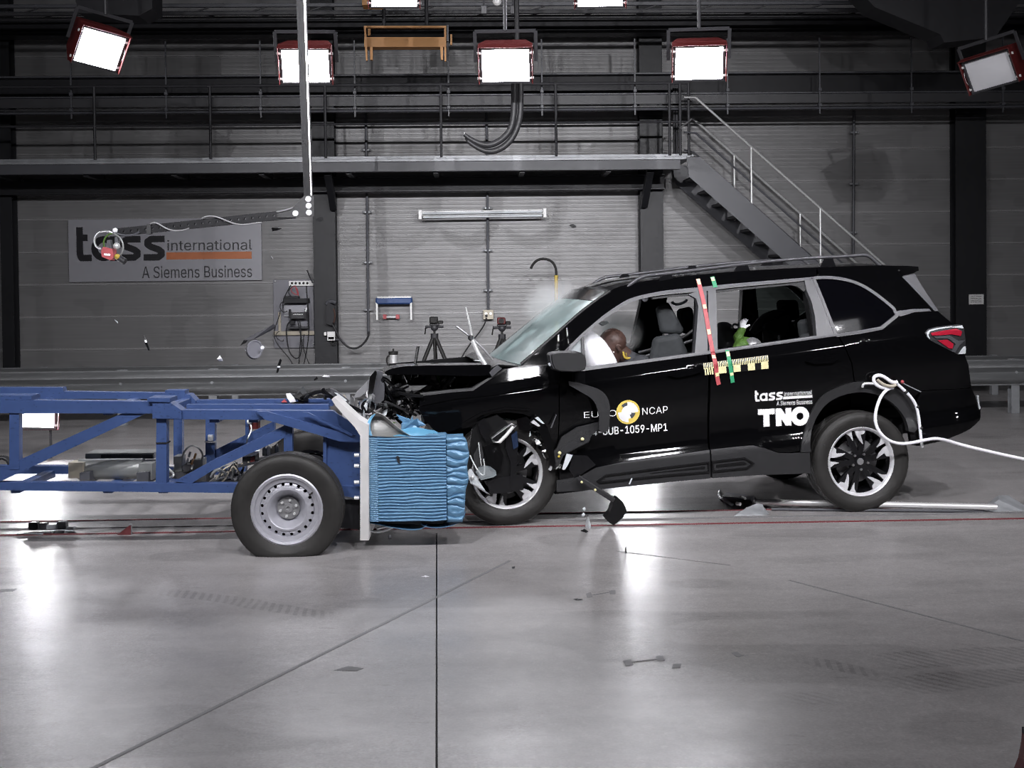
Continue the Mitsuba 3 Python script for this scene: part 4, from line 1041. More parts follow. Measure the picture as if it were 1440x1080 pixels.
# wheels -------------------------------------------------------------------------------
def alloy(C3, x, y, z, R, rim, w, spin, outer_label=None, flat=False):
    g = lambda m: placed(m, C3, x, y, z)
    k = numbered(car + '__wheel')
    tm = g(tyre(R, rim, w, n=72))
    v = tm.vertices.copy(); v[:, 2] = np.maximum(v[:, 2], .002); tm.vertices = v
    scene[k] = mikit.ply(tm, 'm_tyre', 35)
    h = w / 2
    P(k, 'barrel', g(lathe([(rim - .012, h * .75), (rim - .03, h * .4), (rim - .04, -h * .6), (.12, -h * .62)], 48)), 'm_gloss', 40)
    P(k, 'rim_lip', g(lathe([(rim - .022, h * .58), (rim - .016, h * .74), (rim - .002, h * .82), (rim + .006, h * .74), (rim, h * .6)], 72)), 'm_machined', 40)
    P(k, 'brake_disc', g(cat(lathe([(.155, -h * .05), (.155, -h * .15), (0, -h * .15)], 40), lathe([(.155, -h * .05), (.08, -h * .05), (.075, h * .2), (0, h * .2)], 40))), 'm_hubgrey', 30)
    def spoke(pts, z0, z1, m):
        e = extrude(Polygon(pts).buffer(.004).buffer(-.002), z1 - z0)
        e.apply_translation((0, 0, z0))
        return g(e)
    for q in range(5):
        a = spin + q * 2 * math.pi / 5
        rot = lambda r, da: (r * math.cos(a + da), r * math.sin(a + da))
        for sgn in (-1, 1):
            blk = [rot(.05, sgn * .55), rot(.05, -sgn * .1), rot(.13, sgn * .14), rot(rim - .018, sgn * .12), rot(rim - .018, sgn * .36), rot(.13, sgn * .42)]
            P(k, 'spoke', spoke(blk, h * .30, h * .55, 0), 'm_gloss', 30)
        # bright machined faces: an L at the rim with one long leg
        f1 = [rot(rim - .014, -.33), rot(rim - .014, .02), rot(rim - .05, .0), rot(.145, -.14), rot(.125, -.32), rot(rim - .055, -.16), rot(rim - .045, -.30)]
        P(k, 'bright_spoke', spoke(f1, h * .50, h * .62, 0), 'm_machined', 30)
        f2 = [rot(rim - .014, .14), rot(rim - .014, .34), rot(rim - .05, .24), rot(rim - .085, .20)]
        P(k, 'bright_spoke', spoke(f2, h * .50, h * .62, 0), 'm_machined', 30)
    P(k, 'hub', g(lathe([(.075, h * .2), (.072, h * .52), (.036, h * .56), (.034, h * .62), (0, h * .64)], 32)), 'm_gloss', 40)
    P(k, 'hub_badge', g(cyl((0, 0, h * .63), (0, 0, h * .66), .024, 20)), 'm_hubgrey', 30)
    for q in range(5):
        a = spin + .6 + q * 2 * math.pi / 5
        P(k, 'wheel_nut', g(cyl((.057 * math.cos(a), .057 * math.sin(a), h * .45), (.057 * math.cos(a), .057 * math.sin(a), h * .66), .010, 6)), 'm_chrome')
    return k
R0, RIM, WW = .352, .243, .225
rw = CO + EY * (.03 + WW / 2) + EZ * .352
c_ = U(1211, 652, 8.78)
alloy(V(c_[0], rw[1] + .002, .353), EX, EZ, -EY, R0, RIM, WW, 1.72)
fw_ = F(714, 740) + EY * WW / 2
fx = unit(EX * math.cos(.05) + EY * math.sin(.05)); fy_ = np.cross(EZ, fx)
alloy(V(fw_[0], fw_[1], .353), fx, EZ, -fy_, R0, RIM, WW, .55)
far_r = V(c_[0], rw[1], .353) + EY * 1.53
alloy(far_r, -EX, EZ, EY, R0, RIM, WW, .3)
alloy(V(fw_[0], fw_[1], .353) + EY * 1.5 - EX * .1, -EX, EZ, EY, R0, RIM, WW, .3)
P(car, 'rear_axle', cyl(V(c_[0], rw[1], .36), far_r, .04, 12), 'm_inside', 30)
P(car, 'silencer', carhull([(-.35 + a, .95 + b_, .30 + c2) for a in (0, .5) for b_ in (0, .35) for c2 in (0, .14)]), 'm_inside')

# roof rails
for far in (False, True):
    pts = [(877, 408), (884, 402), (893, 395), (905, 389), (930, 385.3), (985, 378.8), (1058, 370), (1110, 365), (1160, 361.7), (1200, 359.6), (1219, 359), (1227, 364), (1238, 373.5)]
    q = [S(a, b, t=.27) for a, b in pts]
    path = [W3(s, CW - .27 if far else .27, z) for s, z in q]
    k = P(car, 'roof_rail', tube(path, .0125, 10, 4), 'm_railbar', 40)
    for a, b in ((936, 389), (1043, 375.5), (1163, 367)):
        s, z = S(a, b, t=.28)
        tt = CW - .28 if far else .28
        P(k, 'rail_foot', carhull([(s - .06, tt - .02, z - .045), (s + .06, tt - .02, z - .045), (s - .06, tt + .02, z - .045), (s + .06, tt + .02, z - .045), (s - .02, tt - .012, z + .03), (s + .035, tt - .012, z + .03), (s - .02, tt + .012, z + .03), (s + .035, tt + .012, z + .03)]), 'm_gloss')
    s0, z0_ = S(893, 397, t=.27)
# mirror
mk = numbered(car + '__door_mirror')
out = [(770, 499), (772, 496), (778, 494.3), (795, 493.5), (810, 494), (818, 496.5), (822, 502), (823.5, 512), (821, 519), (814, 522), (803, 522.8), (784, 521.8), (776, 519.5), (772, 511)]
sh_ = [S(a, b, t=-.14) for a, b in out]
cxm = np.mean(sh_, axis=0)
ring = lambda f, t: [W3(cxm[0] + (s - cxm[0]) * f, t, cxm[1] + (z - cxm[1]) * f) for s, z in sh_]
scene[mk] = mikit.ply(hull(ring(.88, -.22) + ring(1.0, -.17) + ring(1.0, -.10) + ring(.8, -.02)), 'm_clad', 40)
P(mk, 'mirror_frame', lifted(shape(out, t=-.17).buffer(-.008).difference(shape(out, t=-.17).buffer(-.014)), .01, tconst=-.205), 'm_trim')
P(mk, 'mirror_arm', carhull([(S(812, 522, t=-.05)[0] + a, -.06 + b_, S(812, 522, t=-.05)[1] + c2) for a in (-.02, .05) for b_ in (0, .12) for c2 in (-.10, .0)]), 'm_gloss')
P(mk, 'indicator', lifted(shape([(770, 511), (773, 510), (774, 514), (771.5, 514)], t=-.17), .012, tconst=-.19), 'm_lens')
# ------------------------------------------------------------------ lettering and marks on the car side
def decal(m2, bl, br, off=.0025, scale_to=None):
    """a flat mesh (x right, y up, from the origin) laid on the body side from bl to br; its width becomes that distance"""
    a, b_ = np.array(S(*bl)), np.array(S(*br))
    L = np.linalg.norm(b_ - a)
    ux = (b_ - a) / L
    uy = np.array([-ux[1], ux[0]])
    m = m2.copy()
    lo, hi = m.bounds
    k = L / (hi[0] - lo[0]) if scale_to is None else scale_to
    v = m.vertices
    q = a + (v[:, :1] - lo[0]) * k * ux + (v[:, 1:2] - lo[1]) * k * uy
    tt = tf(q[:, 0], q[:, 1]) - off - np.clip(v[:, 2], 0, .002)
    m.vertices = CO + q[:, :1] * EX + tt[:, None] * EY + q[:, 1:2] * EZ
    return m
def txt(s, w, h, bold=False): return words(s, w, h, .001, bold)
P(car, 'lettering', decal(txt('EURO', 1, .19), (821, 588), (867, 585)), 'm_decal')
P(car, 'lettering', decal(txt('NCAP', 1, .27), (903, 583.5), (939, 580.5)), 'm_decal')
P(car, 'lettering', decal(txt('24-SUB-1059-MP1', 1, .098, True), (826, 613.5), (938.5, 606)), 'm_decal')
P(car, 'lettering', decal(extrude(logo_word(), .001), (1061.5, 565), (1100.5, 562)), 'm_decal')
P(car, 'lettering', decal(txt('international', 1, .15), (1102.5, 557), (1141.5, 554.5)), 'm_decal')
P(car, 'lettering', decal(extrude(Polygon([(0, 0), (1, 0), (1, .085), (0, .085)]), .001), (1101, 561.5), (1142, 559)), 'm_decal')
P(car, 'lettering', decal(txt('A Siemens Business', 1, .13), (1092, 570.5), (1142, 568)), 'm_decal')
w_ = .36
tno = unary_union([stroke([(0, .84), (.98, .84)], .32), stroke([(.49, .9), (.49, 0)], w_), stroke([(1.2, 0), (1.2, 1)], .34), stroke([(1.2, .93), (1.78, .07)], .34), stroke([(1.78, 0), (1.78, 1)], .34)]).intersection(Polygon([(-.1, 0), (3, 0), (3, 1), (-.1, 1)]))
tno = unary_union([tno, Point(2.46, .5).buffer(.54, 32).difference(Point(2.46, .5).buffer(.20, 24))])
P(car, 'lettering', decal(extrude(tno, .001), (1066, 601.5), (1138, 598)), 'm_decal')
# round target
tc, tr_ = S(883, 579.5), 17.2 * 8.6 / FOC
def disc_part(r, m, off, a0=0, a1=360, r0=0):
    a = np.radians(np.linspace(a0, a1, 49))
    p = [(r * math.cos(x), r * math.sin(x)) for x in a] + ([(r0 * math.cos(x), r0 * math.sin(x)) for x in a[::-1]] if r0 else [(0, 0)])
    e = extrude(Polygon(p).buffer(0), .001)
    v = e.vertices
    s, z = tc[0] + v[:, 0], tc[1] + v[:, 1]
    e.vertices = CO + s[:, None] * EX + (tf(s, z) - off - v[:, 2])[:, None] * EY + z[:, None] * EZ
    return e
tk_ = P(car, 'round_target', disc_part(tr_, 0, .003), 'm_decalyellow', label='round yellow and white target sticker with glare painted white')
P(tk_, 'white_glare_field', cat(disc_part(tr_ * .84, 0, .0045, 0, 95), disc_part(tr_ * .84, 0, .0045, 180, 275), disc_part(tr_ * .55, 0, .0046)), 'm_decal')  # white centre is the glare of the lamps painted into the sticker
P(tk_, 'dark_field', cat(disc_part(tr_ * .80, 0, .0048, 97, 135, tr_ * .55), disc_part(tr_ * .62, 0, .0048, 300, 352, tr_ * .30)), 'm_steel_grey')
# ruler
def quad_on(pts, off=.003):
    return lifted(shape(pts), .002, off, res=.03)
ra, rb, rc, rd_ = (988, 510.5), (1080, 499), (1081.5, 518.5), (990, 528)
def rl_(u, v): return tuple((1 - v) * ((1 - u) * np.array(ra) + u * np.array(rb)) + v * ((1 - u) * np.array(rd_) + u * np.array(rc)))
def rq(u0, u1, v0, v1): return [rl_(u0, v0), rl_(u1, v0), rl_(u1, v1), rl_(u0, v1)]
k = P(car, 'ruler_sticker', quad_on(rq(0, 1, 0, 1)), 'm_clad_dark', label='cream and black ruler sticker')
marks = [quad_on(rq(i / 36 + .006, i / 36 + .020, .02, .50), .005) for i in range(36)]
for u0, u1 in ((.015, .035), (.05, .075), (.088, .105), (.118, .145), (.225, .345), (.455, .565), (.675, .785), (.88, .99)):
    marks.append(quad_on(rq(u0, u1, .45, .98), .005))
P(k, 'cream_marks', cat(*marks), 'm_decalcream')
def tape(pts, w, m, name='tape_strip', label=None):
    c = spline(np.array([S(a, b) for a, b in pts]), 6)
    g = LineString(c).buffer(w / 2, cap_style=2)
    return P(car, name, lifted(g, .002, .009, res=.03), m, label=label)
tape([(981, 392), (986, 412), (992, 440), (997, 470), (1002, 496), (1007, 522), (1010.5, 541)], .030, 'm_redtape', label='long red tape strip')
for a, b in (((981, 392), (983, 400)), ((989.5, 428), (991, 434)), ((995.5, 463), (997, 470)), ((1002.5, 499), (1003.5, 504)), ((1007.5, 524), (1008.5, 529))):
    c = np.array([S(*a), S(*b)])
    P(car, 'tape_mark', lifted(LineString(c).buffer(.012, cap_style=2), .002, .012, res=.03), 'm_decalcream')
tape([(1001, 389), (1003, 395), (1005.5, 404)], .030, 'm_greentape', label='short green tape strip on the roof edge')
tape([(1022, 492), (1024.5, 504), (1027, 518), (1030, 538)], .028, 'm_greentape', label='green tape strip below the rear window')
for a, b in (((1001, 390), (1002.5, 395)), ((1022.5, 494), (1024, 501)), ((1028, 524), (1028.7, 528))):
    c = np.array([S(*a), S(*b)])
    P(car, 'tape_mark', lifted(LineString(c).buffer(.012, cap_style=2), .002, .012, res=.03), 'm_decalcream')

# ------------------------------------------------------------------ inside the car
def blob(pts, r, n=1):
    """rounded body round the given points"""
    r = np.broadcast_to(r, (len(pts),))
    ic = trimesh.creation.icosphere(subdivisions=2).vertices
    return hull(np.vstack([np.asarray(p) + ic * q for p, q in zip(pts, r)]))
def seat(pxs, tc_, hw, label):
    """headrest and backrest outlines at the seat's middle plane, hw half its width"""
    hr, bk = pxs
    k = P(car, 'seat', blob([C(a, b, tc_ + d) for a, b in bk for d in (-hw, hw)], .045), 'm_seat', 40, label=label)
    P(k, 'headrest', blob([C(a, b, tc_ + d) for a, b in hr for d in (-hw * .42, hw * .42)], .035), 'm_seat', 40)
    b0 = np.mean([hr[-1], hr[-2]], axis=0); b1 = np.mean([bk[0], bk[1]], axis=0)
    for d in (-.06, .06):
        P(k, 'headrest_post', cyl(C(*b0, tc_ + d), C(*b1, tc_ + d), .008, 8), 'm_alu', 30)
    return k
seat(([(929, 436), (936, 432), (954, 464), (934, 462)], [(926, 482), (950, 478), (985, 560), (945, 570), (915, 540)]), .48, .22, 'dark driver seat')
seat(([(958, 440), (968, 438), (972, 465), (960, 462)], [(958, 482), (974, 480), (990, 545), (960, 550)]), 1.22, .22, 'dark front passenger seat')
seat(([(1098, 428), (1116, 428), (1118, 444), (1100, 444)], [(1100, 462), (1125, 460), (1140, 520), (1105, 520)]), 1.32, .25, 'dark rear seat')
seat(([(1128, 456), (1140, 454), (1142, 470), (1130, 470)], [(1132, 478), (1150, 476), (1165, 540), (1140, 545)]), .48, .25, 'dark rear seat behind the driver')
P(car, 'belt', tube([C(978, 462, .42), C(950, 480, .40), C(925, 489, .38), C(898, 496, .40)], .012, 6, 5), 'm_trim_dark', 40)
P(car, 'belt', tube([C(975, 478, .30), C(940, 490, .33), C(905, 502, .38)], .010, 6, 5), 'm_trim', 40)
st = P(car, 'steering_wheel', placed(lathe([(.18 + .015 * math.cos(a), .015 * math.sin(a)) for a in np.linspace(0, 2 * math.pi, 11)], 40), C(832, 528, .45), EY, unit(EZ * .9 + EX * .45), unit(EX * .9 - EZ * .45)), 'm_clad_dark', True)
ab = []
rngb = np.random.default_rng(2)
am = ball((0, 0, 0), (.15, .30, .26), 4)
v = am.vertices
am.vertices = v * (1 + .10 * (meshkit.fbm(v * 7 + 3, 3) - .5)[:, None])
am = placed(am, C(832, 507, .47), unit(EX * .85 + EZ * .5), EY, unit(EZ * .85 - EX * .5))
P(car, 'airbag', am, 'm_airbag', True, label='white inflated driver airbag')
P(car, 'cabin_light', ball(C(907, 420, .35), .022, 2), 'm_airbag', True)
P(car, 'grab_handle', tube([C(945, 424, 1.55), C(950, 428, 1.55), C(962, 425, 1.55), C(966, 421, 1.55)], .012, 8, 5), 'm_lens', 40)
P(car, 'rear_mirror', blob([C(793, 450, .86), C(796, 449, .98), C(790, 458, .86)], .012), 'm_clad_dark', 40)

def limb_body(bones, ref=.018, it=8):
    """one continuous figure from tapered bones [(p, rp, q, rq)]"""
    import manifold3d as mf
    ic = trimesh.creation.icosphere(subdivisions=2).vertices
    tot = None
    for p, rp, q, rq in bones:
        h = mf.Manifold.hull_points(np.vstack([np.asarray(p) + ic * rp, np.asarray(q) + ic * rq]))
        tot = h if tot is None else tot + h
    tot = tot.refine_to_length(ref)
    mm = tot.to_mesh()
    m = trimesh.Trimesh(mm.vert_properties[:, :3], mm.tri_verts)
    trimesh.smoothing.filter_taubin(m, iterations=it)
    return m
dm = T('crash_test_dummy', 'brown-headed crash test dummy slumped on the white airbag in the driver seat', 'crash test dummy')
neck, hd = C(884, 503, .46), C(862, 488, .46)
chest, belly, pel = C(905, 528, .46), C(930, 560, .46), C(945, 588, .46)
shL, shR = C(902, 513, .27), C(902, 512, .65)
bones = [(neck, .055, chest, .12), (chest, .15, belly, .14), (belly, .14, pel, .15), (shL, .07, chest, .12), (shR, .07, chest, .12), (shL, .065, shR, .065),
         (shL, .06, C(880, 548, .25), .048), (C(880, 548, .25), .045, C(846, 545, .34), .035), (shR, .06, C(880, 546, .68), .048), (C(880, 546, .68), .045, C(846, 543, .58), .035),
         (pel, .12, C(880, 600, .38), .075), (C(880, 600, .38), .07, C(850, 650, .38), .05), (pel, .12, C(880, 598, .54), .075), (C(880, 598, .54), .07, C(850, 648, .54), .05)]
P(dm, 'body', limb_body(bones), 'm_overall', True)
# head: skull, jaw, nose, ear, tipped forward on the bag
fwd, upv = unit(-EX * .80 - EZ * .60), unit(EZ * .80 - EX * .60)
def hp_(f, l, u): return hd + fwd * f + EY * l + upv * u
hb_ = [(hp_(-.02, 0, .03), .098, hp_(.015, 0, .02), .092), (hp_(.02, 0, -.02), .075, hp_(.05, 0, -.075), .042), (hp_(.085, 0, .0), .014, hp_(.105, 0, -.025), .016), (hp_(.07, -.03, .02), .02, hp_(.07, .03, .02), .02), (hp_(.075, -.012, -.055), .014, hp_(.075, .012, -.055), .014), (hp_(-.02, 0, -.05), .06, neck, .05)]
hk = P(dm, 'head', limb_body(hb_, .010, 6), 'm_skin', True, label='brown rubber head')
for sgn in (-1, 1):
    P(hk, 'ear', limb_body([(hp_(-.015, sgn * .093, .005), .014, hp_(-.012, sgn * .093, -.03), .010), (hp_(-.02, sgn * .098, .01), .008, hp_(-.03, sgn * .098, -.01), .008)], .005, 4), 'm_skin', True)
    P(hk, 'eye', ball(hp_(.088, sgn * .034, .012), .010, 2), 'm_gloss', True)
for a, b_ in ((0, .018), (0, -.018), (.018, 0), (-.018, 0)):
    P(hk, 'marker_dot', ball(hp_(.03 + a, -.083, .0 + b_), .006, 1), 'm_airbag', True)
P(dm, 'neck_cable', cat(tube([hp_(-.03, -.06, -.06), C(882, 504, .40), C(890, 502, .42), C(896, 508, .44)], .008, 6, 5), tube([hp_(-.04, -.05, -.08), C(886, 508, .42), C(893, 509, .43)], .007, 6, 5)), 'm_yellow', 40)
ch = T('crash_test_dummy', 'child crash test dummy in a green shirt bent forward behind the rear door window', 'crash test dummy')
cpel, cch, cnk, chd = C(1092, 520, .45), C(1048, 492, .45), C(1052, 484, .45), C(1058, 488, .40)
bones = [(cpel, .10, C(1070, 505, .45), .10), (C(1070, 505, .45), .10, cch, .095), (cch, .085, cnk, .05), (C(1044, 486, .33), .045, C(1044, 486, .57), .045), (C(1044, 486, .33), .042, C(1030, 498, .32), .035), (C(1030, 498, .32), .034, C(1018, 512, .34), .028),
         (C(1043, 485, .57), .045, C(1038, 474, .60), .036), (C(1038, 474, .60), .034, C(1044, 463, .58), .026), (cpel, .09, C(1040, 530, .38), .055), (cpel, .09, C(1040, 530, .52), .055)]
P(ch, 'body', limb_body(bones, .016), 'm_green', True, label='green shirt')
P(ch, 'head', limb_body([(chd, .070, chd + V(-.01, 0, -.03), .072), (chd + V(.05, 0, -.03), .03, chd + V(.06, 0, -.05), .02), (chd, .05, cnk, .045)], .010, 6), 'm_hubgrey', True, label='grey head cap')
hnd = C(1044.5, 460, .58)
P(ch, 'hand', limb_body([(hnd - V(0, 0, .02), .022, hnd + V(0, 0, .03), .026)] + [(hnd + V(.012 * (i - 1.5), 0, .03), .009, hnd + V(.012 * (i - 1.5) + .014, -.01, .060 - .006 * abs(i - 1.5)), .007) for i in range(4)] + [(hnd + V(.02, 0, .0), .010, hnd + V(.045, -.01, .015), .008)], .006, 4), 'm_airbag', True, label='white hand')
ch2 = T('child_seat', 'grey curved child booster seat behind the rear door window', 'child seat')
P(ch2, 'side_wing', tube([C(1058, 468, 1.1), C(1068, 457, 1.1), C(1084, 447, 1.1), C(1102, 444, 1.1)], np.interp(np.arange(19), [0, 9, 18], [.03, .055, .05]), 10, 6), 'm_trim', 40)
P(ch2, 'back', blob([C(1078, 460, 1.0), C(1108, 448, 1.0), C(1098, 480, 1.0), C(1078, 480, 1.25), C(1108, 448, 1.25), C(1098, 490, 1.25)], .03), 'm_seat', 40)
P(ch2, 'belt_ring', tube([C(1124 + 7 * math.cos(a), 456 + 7 * math.sin(a), .9) for a in np.linspace(math.pi * .75, math.pi * 2.25, 14)], .007, 6), 'm_trim', 40)
c3 = T('crash_test_dummy', 'second dummy head, dark and shiny, low at the front edge of the rear window', 'crash test dummy')
P(c3, 'head', limb_body([(C(1018, 468, .95), .085, C(1019, 476, .95), .082), (C(1010, 482, .95), .03, C(1012, 476, .95), .04)], .012, 6), 'm_hubgrey', True)
P(c3, 'body', limb_body([(C(1020, 490, .95), .05, C(1030, 510, .95), .11), (C(1030, 510, .95), .11, C(1050, 545, .95), .12), (C(1028, 503, .82), .05, C(1028, 503, 1.08), .05), (C(1020, 480, .95), .05, C(1022, 495, .95), .05)], .02), 'm_overall', True)
P(c3, 'arm_loop', tube([C(1029, 462, .7), C(1033, 456, .7), C(1038, 458, .7), C(1040, 466, .7)], .009, 6, 5), 'm_airbag', 40)

# ------------------------------------------------------------------ wreckage hanging on the front of the car
def piece(name, pts, t, thick, m, label=None, parent=None):
    return P(parent or car, name, lifted(shape(pts, t=t), thick, tconst=t, res=.2), m, label=label)
rng = random.Random(21)
nrg = np.random.default_rng(21)
def shardlet(c, size, flat=.25):
    p = nrg.normal(size=(7, 3)) * size
    q = np.linalg.qr(nrg.normal(size=(3, 3)))[0]
    return hull((p * [1, 1, flat]) @ q + c)
for i in range(150):
    px, py = rng.uniform(528, 655), rng.uniform(533, 600)
    if py > 600 - (px - 528) * .35 + 6 or px < 545 and py < 545: continue
    c = C(px, py, rng.uniform(.14, .75))
    k = rng.random()
    m = 'm_clad_dark' if k < .5 else 'm_gloss' if k < .74 else 'm_clad' if k < .86 else 'm_hubgrey' if k < .92 else 'm_alu' if k < .96 else rng.choice(['m_redtape', 'm_green', 'm_lens'])
    sz = rng.uniform(.015, .04) * (.5 if m not in ('m_clad_dark', 'm_gloss', 'm_clad') else 1.4)
    if rng.random() < .3:
        P(car, 'engine_part', tube([c, c + nrg.normal(size=3) * .06, c + nrg.normal(size=3) * .10], rng.uniform(.006, .014), 6, 4), m, 40)
    else:
        P(car, 'engine_part', shardlet(c, sz), m)
for i in range(60):
    px, py = rng.uniform(503, 545), rng.uniform(545, 588)
    c = C(px, py, rng.uniform(.1, .6))
    m = rng.choice(['m_gloss', 'm_gloss', 'm_clad_dark', 'm_chrome', 'm_clad', 'm_lens', 'm_hubgrey'])
    P(car, 'grille_part', shardlet(c, rng.uniform(.012, .032)), m)
piece('headlamp_shell', [(523, 528), (530, 521), (538, 523), (541, 545), (540, 562), (531, 570), (524, 562)], .12, .05, 'm_trim')
piece('headlamp_shell', [(497, 560), (501, 552), (512, 541), (521, 531), (528, 524), (525, 536), (518, 548), (507, 558)], .10, .03, 'm_hubgrey')
piece('headlamp_shell', [(520, 530), (528, 521), (530, 524), (523, 560), (520, 575), (517, 560)], .08, .03, 'm_chrome')
pc = C(517, 571, .2)
k = P(car, 'projector_lamp', placed(lathe([(0, 0), (.045, 0), (.05, .03), (.042, .05), (.02, .062), (0, .066)], 24), pc, EX, EZ, -EY), 'm_gloss', 30)
P(k, 'lamp_ring', placed(lathe([(.046, .02), (.056, .03), (.056, .05), (.046, .05), (.046, .02)], 24), pc, EX, EZ, -EY), 'm_chrome', 30)
piece('bumper_fragment', [(464, 546), (472, 549), (491, 563), (489, 568), (480, 566), (466, 555)], .05, .04, 'm_trim')
piece('bumper_fragment', [(470, 552), (475, 553), (488, 563), (485, 565)], .03, .015, 'm_lens')
piece('bumper_fragment', [(414, 561), (421, 556), (445, 548), (464, 546), (466, 550), (448, 554), (426, 562)], .3, .03, 'm_clad')
piece('bumper_fragment', [(420, 560), (432, 556), (434, 565), (420, 566)], .28, .03, 'm_gloss')
piece('bumper_fragment', [(402, 554), (408, 553), (414, 560), (417, 566), (408, 566), (404, 560)], .28, .02, 'm_airbag')
piece('bumper_fragment', [(395, 566), (400, 561), (404, 566)], .3, .02, 'm_redtape')
for i in range(26):
    px = rng.uniform(418, 500)
    py = rng.uniform(552, 566) if px < 470 else rng.uniform(560, 578)
    P(car, 'grille_part', shardlet(C(px, py, rng.uniform(.15, .5)), rng.uniform(.012, .026)), rng.choice(['m_gloss', 'm_clad_dark', 'm_clad_dark', 'm_hubgrey', 'm_seat', 'm_beige']))
P(car, 'grille_part', tube([C(420, 562, .3), C(440, 553, .2), C(455, 552, .2), C(457, 562, .2)], .010, 6, 5), 'm_clad_dark', 40)
P(car, 'grille_part', tube([C(455, 548, .2), C(462, 556, .15), C(500, 575, .15), C(540, 590, .2)], .014, 6, 5), 'm_gloss', 40)
# around the front wheel
piece('wheel_liner', [(664, 604), (676, 592), (700, 584), (711, 592), (722, 606), (725, 640), (725, 668), (718, 680), (705, 684), (690, 672), (676, 668), (664, 650), (661, 625)], -.025, .04, 'm_clad_dark')
piece('wheel_liner', [(672, 594), (682, 588), (690, 600), (684, 622), (676, 610)], -.05, .03, 'm_gloss')
piece('wheel_liner', [(684, 678), (700, 672), (735, 667), (736, 689), (720, 692), (690, 695)], -.04, .02, 'm_gloss')
piece('wheel_liner', [(712, 598), (722, 602), (729, 620), (727, 650), (724, 690), (717, 690), (718, 650), (711, 630)], -.045, .03, 'm_gloss')
piece('wheel_liner', [(680, 628), (700, 622), (708, 640), (704, 662), (688, 660)], -.05, .03, 'm_paint')
piece('wheel_liner', [(726, 590), (741, 586), (752, 598), (744, 606), (730, 604)], -.03, .03, 'm_paint')
piece('wheel_liner', [(719, 612), (727, 606), (729, 628), (722, 632)], -.055, .02, 'm_navy')
piece('wheel_liner', [(666, 640), (676, 622), (680, 640), (676, 672), (668, 668)], -.045, .02, 'm_clad')
P(car, 'loose_bracket', tube([C(a, b, -.07) for a, b in ((718, 596), (691, 616), (694, 621), (702, 622), (725, 598), (718, 596))], .008, 8), 'm_chrome', 40)
P(car, 'loose_bracket', tube([C(a, b, -.07) for a, b in ((702, 622), (712, 612), (722, 600))], .012, 8), 'm_alu', 40)
piece('loose_bracket', [(691, 633), (698, 628), (700, 632), (694, 637)], -.05, .012, 'm_trim')
fl = P(car, 'fog_lamp', lifted(shape([(669, 664), (673, 658), (681, 655.5), (690, 656.5), (697, 662), (698, 668), (693, 671), (676, 675)], t=-.07), .05, tconst=-.08), 'm_clear', label='torn-out glass fog lamp')
P(fl, 'reflector', lifted(shape([(672, 664), (681, 658), (694, 664), (692, 669), (676, 673)], t=-.07), .02, tconst=-.055), 'm_chrome')
k = piece('fog_lamp', [(657, 667), (660, 661), (663, 660), (684, 692), (680, 690), (662, 680)], -.06, .03, 'm_lens')
P(k, 'bulb', ball(C(664, 671, -.075), .015, 2), 'm_alu', True)
piece('fog_lamp', [(660, 679), (664, 680), (685, 692), (690, 696), (684, 694)], -.075, .02, 'm_chrome')
P(car, 'loose_wire', tube([C(661, 640, -.05), C(668, 655, -.06), C(678, 668, -.07), C(680, 645, -.06)], .005, 6, 5), 'm_alu', 40)
P(car, 'loose_wire', tube([C(673, 622, -.05), C(675, 640, -.06), C(677, 655, -.06)], .004, 6, 5), 'm_alu', 40)
for q, m in (([(743, 592), (752, 585), (762, 592), (768, 604), (766, 610), (757, 604)], 'm_paint'), ([(746, 594), (751, 590.5), (760, 599), (757, 600)], 'm_machined'), ([(752, 588), (757, 586.5), (766, 596), (763, 596)], 'm_lens'), ([(756, 602), (770, 600), (778, 625), (782, 660), (776, 655), (768, 630)], 'm_paint')):
    piece('arch_fragment', q, -.03 if m == 'm_paint' else -.036, .03, m)  # the two thin pale pieces are highlight stripes painted in as shapes
for i in range(30):
    a = rng.uniform(0, 1)
    px, py = 742 + 38 * a ** 1.3 + rng.uniform(-4, 8), 598 + 62 * a + rng.uniform(-6, 6)
    P(car, 'arch_fragment', shardlet(C(px, py, rng.uniform(-.03, .05)), rng.uniform(.010, .024)), rng.choice(['m_gloss', 'm_gloss', 'm_clad_dark', 'm_clad', 'm_lens', 'm_alu']))
pl_ = piece('peeled_cladding', [(772, 640), (783, 631), (790, 615), (812, 601), (845, 593), (846, 600), (832, 612), (828, 622), (806, 633), (792, 641), (786, 655), (778, 660)], -.02, .025, 'm_clad')
piece('inner_face', [(787, 632), (800, 622), (822, 612.5), (832, 612), (828, 621), (808, 631), (794, 638)], -.026, .012, 'm_trim_dark', parent=pl_)
P(pl_, 'clip', ball(C(819, 617.5, -.035), .012, 2), 'm_decalcream', True)
P(pl_, 'clip', ball(C(787, 637, -.035), .012, 2), 'm_decalcream', True)
P(pl_, 'clip', ball(C(786, 642, -.035), .009, 2), 'm_yellow', True)
piece('torn_metal', [(797, 638), (805.5, 640), (798, 655), (794, 661), (790.5, 660)], -.04, .012, 'm_lens')
piece('torn_metal', [(774, 601.5), (782, 582.5), (783, 583.5), (776, 602)], -.03, .008, 'm_trim')
piece('torn_metal', [(806, 640), (826, 641), (838, 654), (822, 664), (808, 672), (800, 660)], -.01, .02, 'm_gloss')
piece('torn_metal', [(783, 676), (818, 669.5), (824, 672), (826, 684), (783, 690)], -.005, .02, 'm_clad')
hang = [(800, 536.7), (812, 538), (830, 543), (845, 549), (853, 557), (857, 567), (858, 580), (857, 597), (855, 606), (844, 607), (843, 590), (840, 575), (837, 567), (830, 559), (820, 553), (808, 546), (801, 542)]
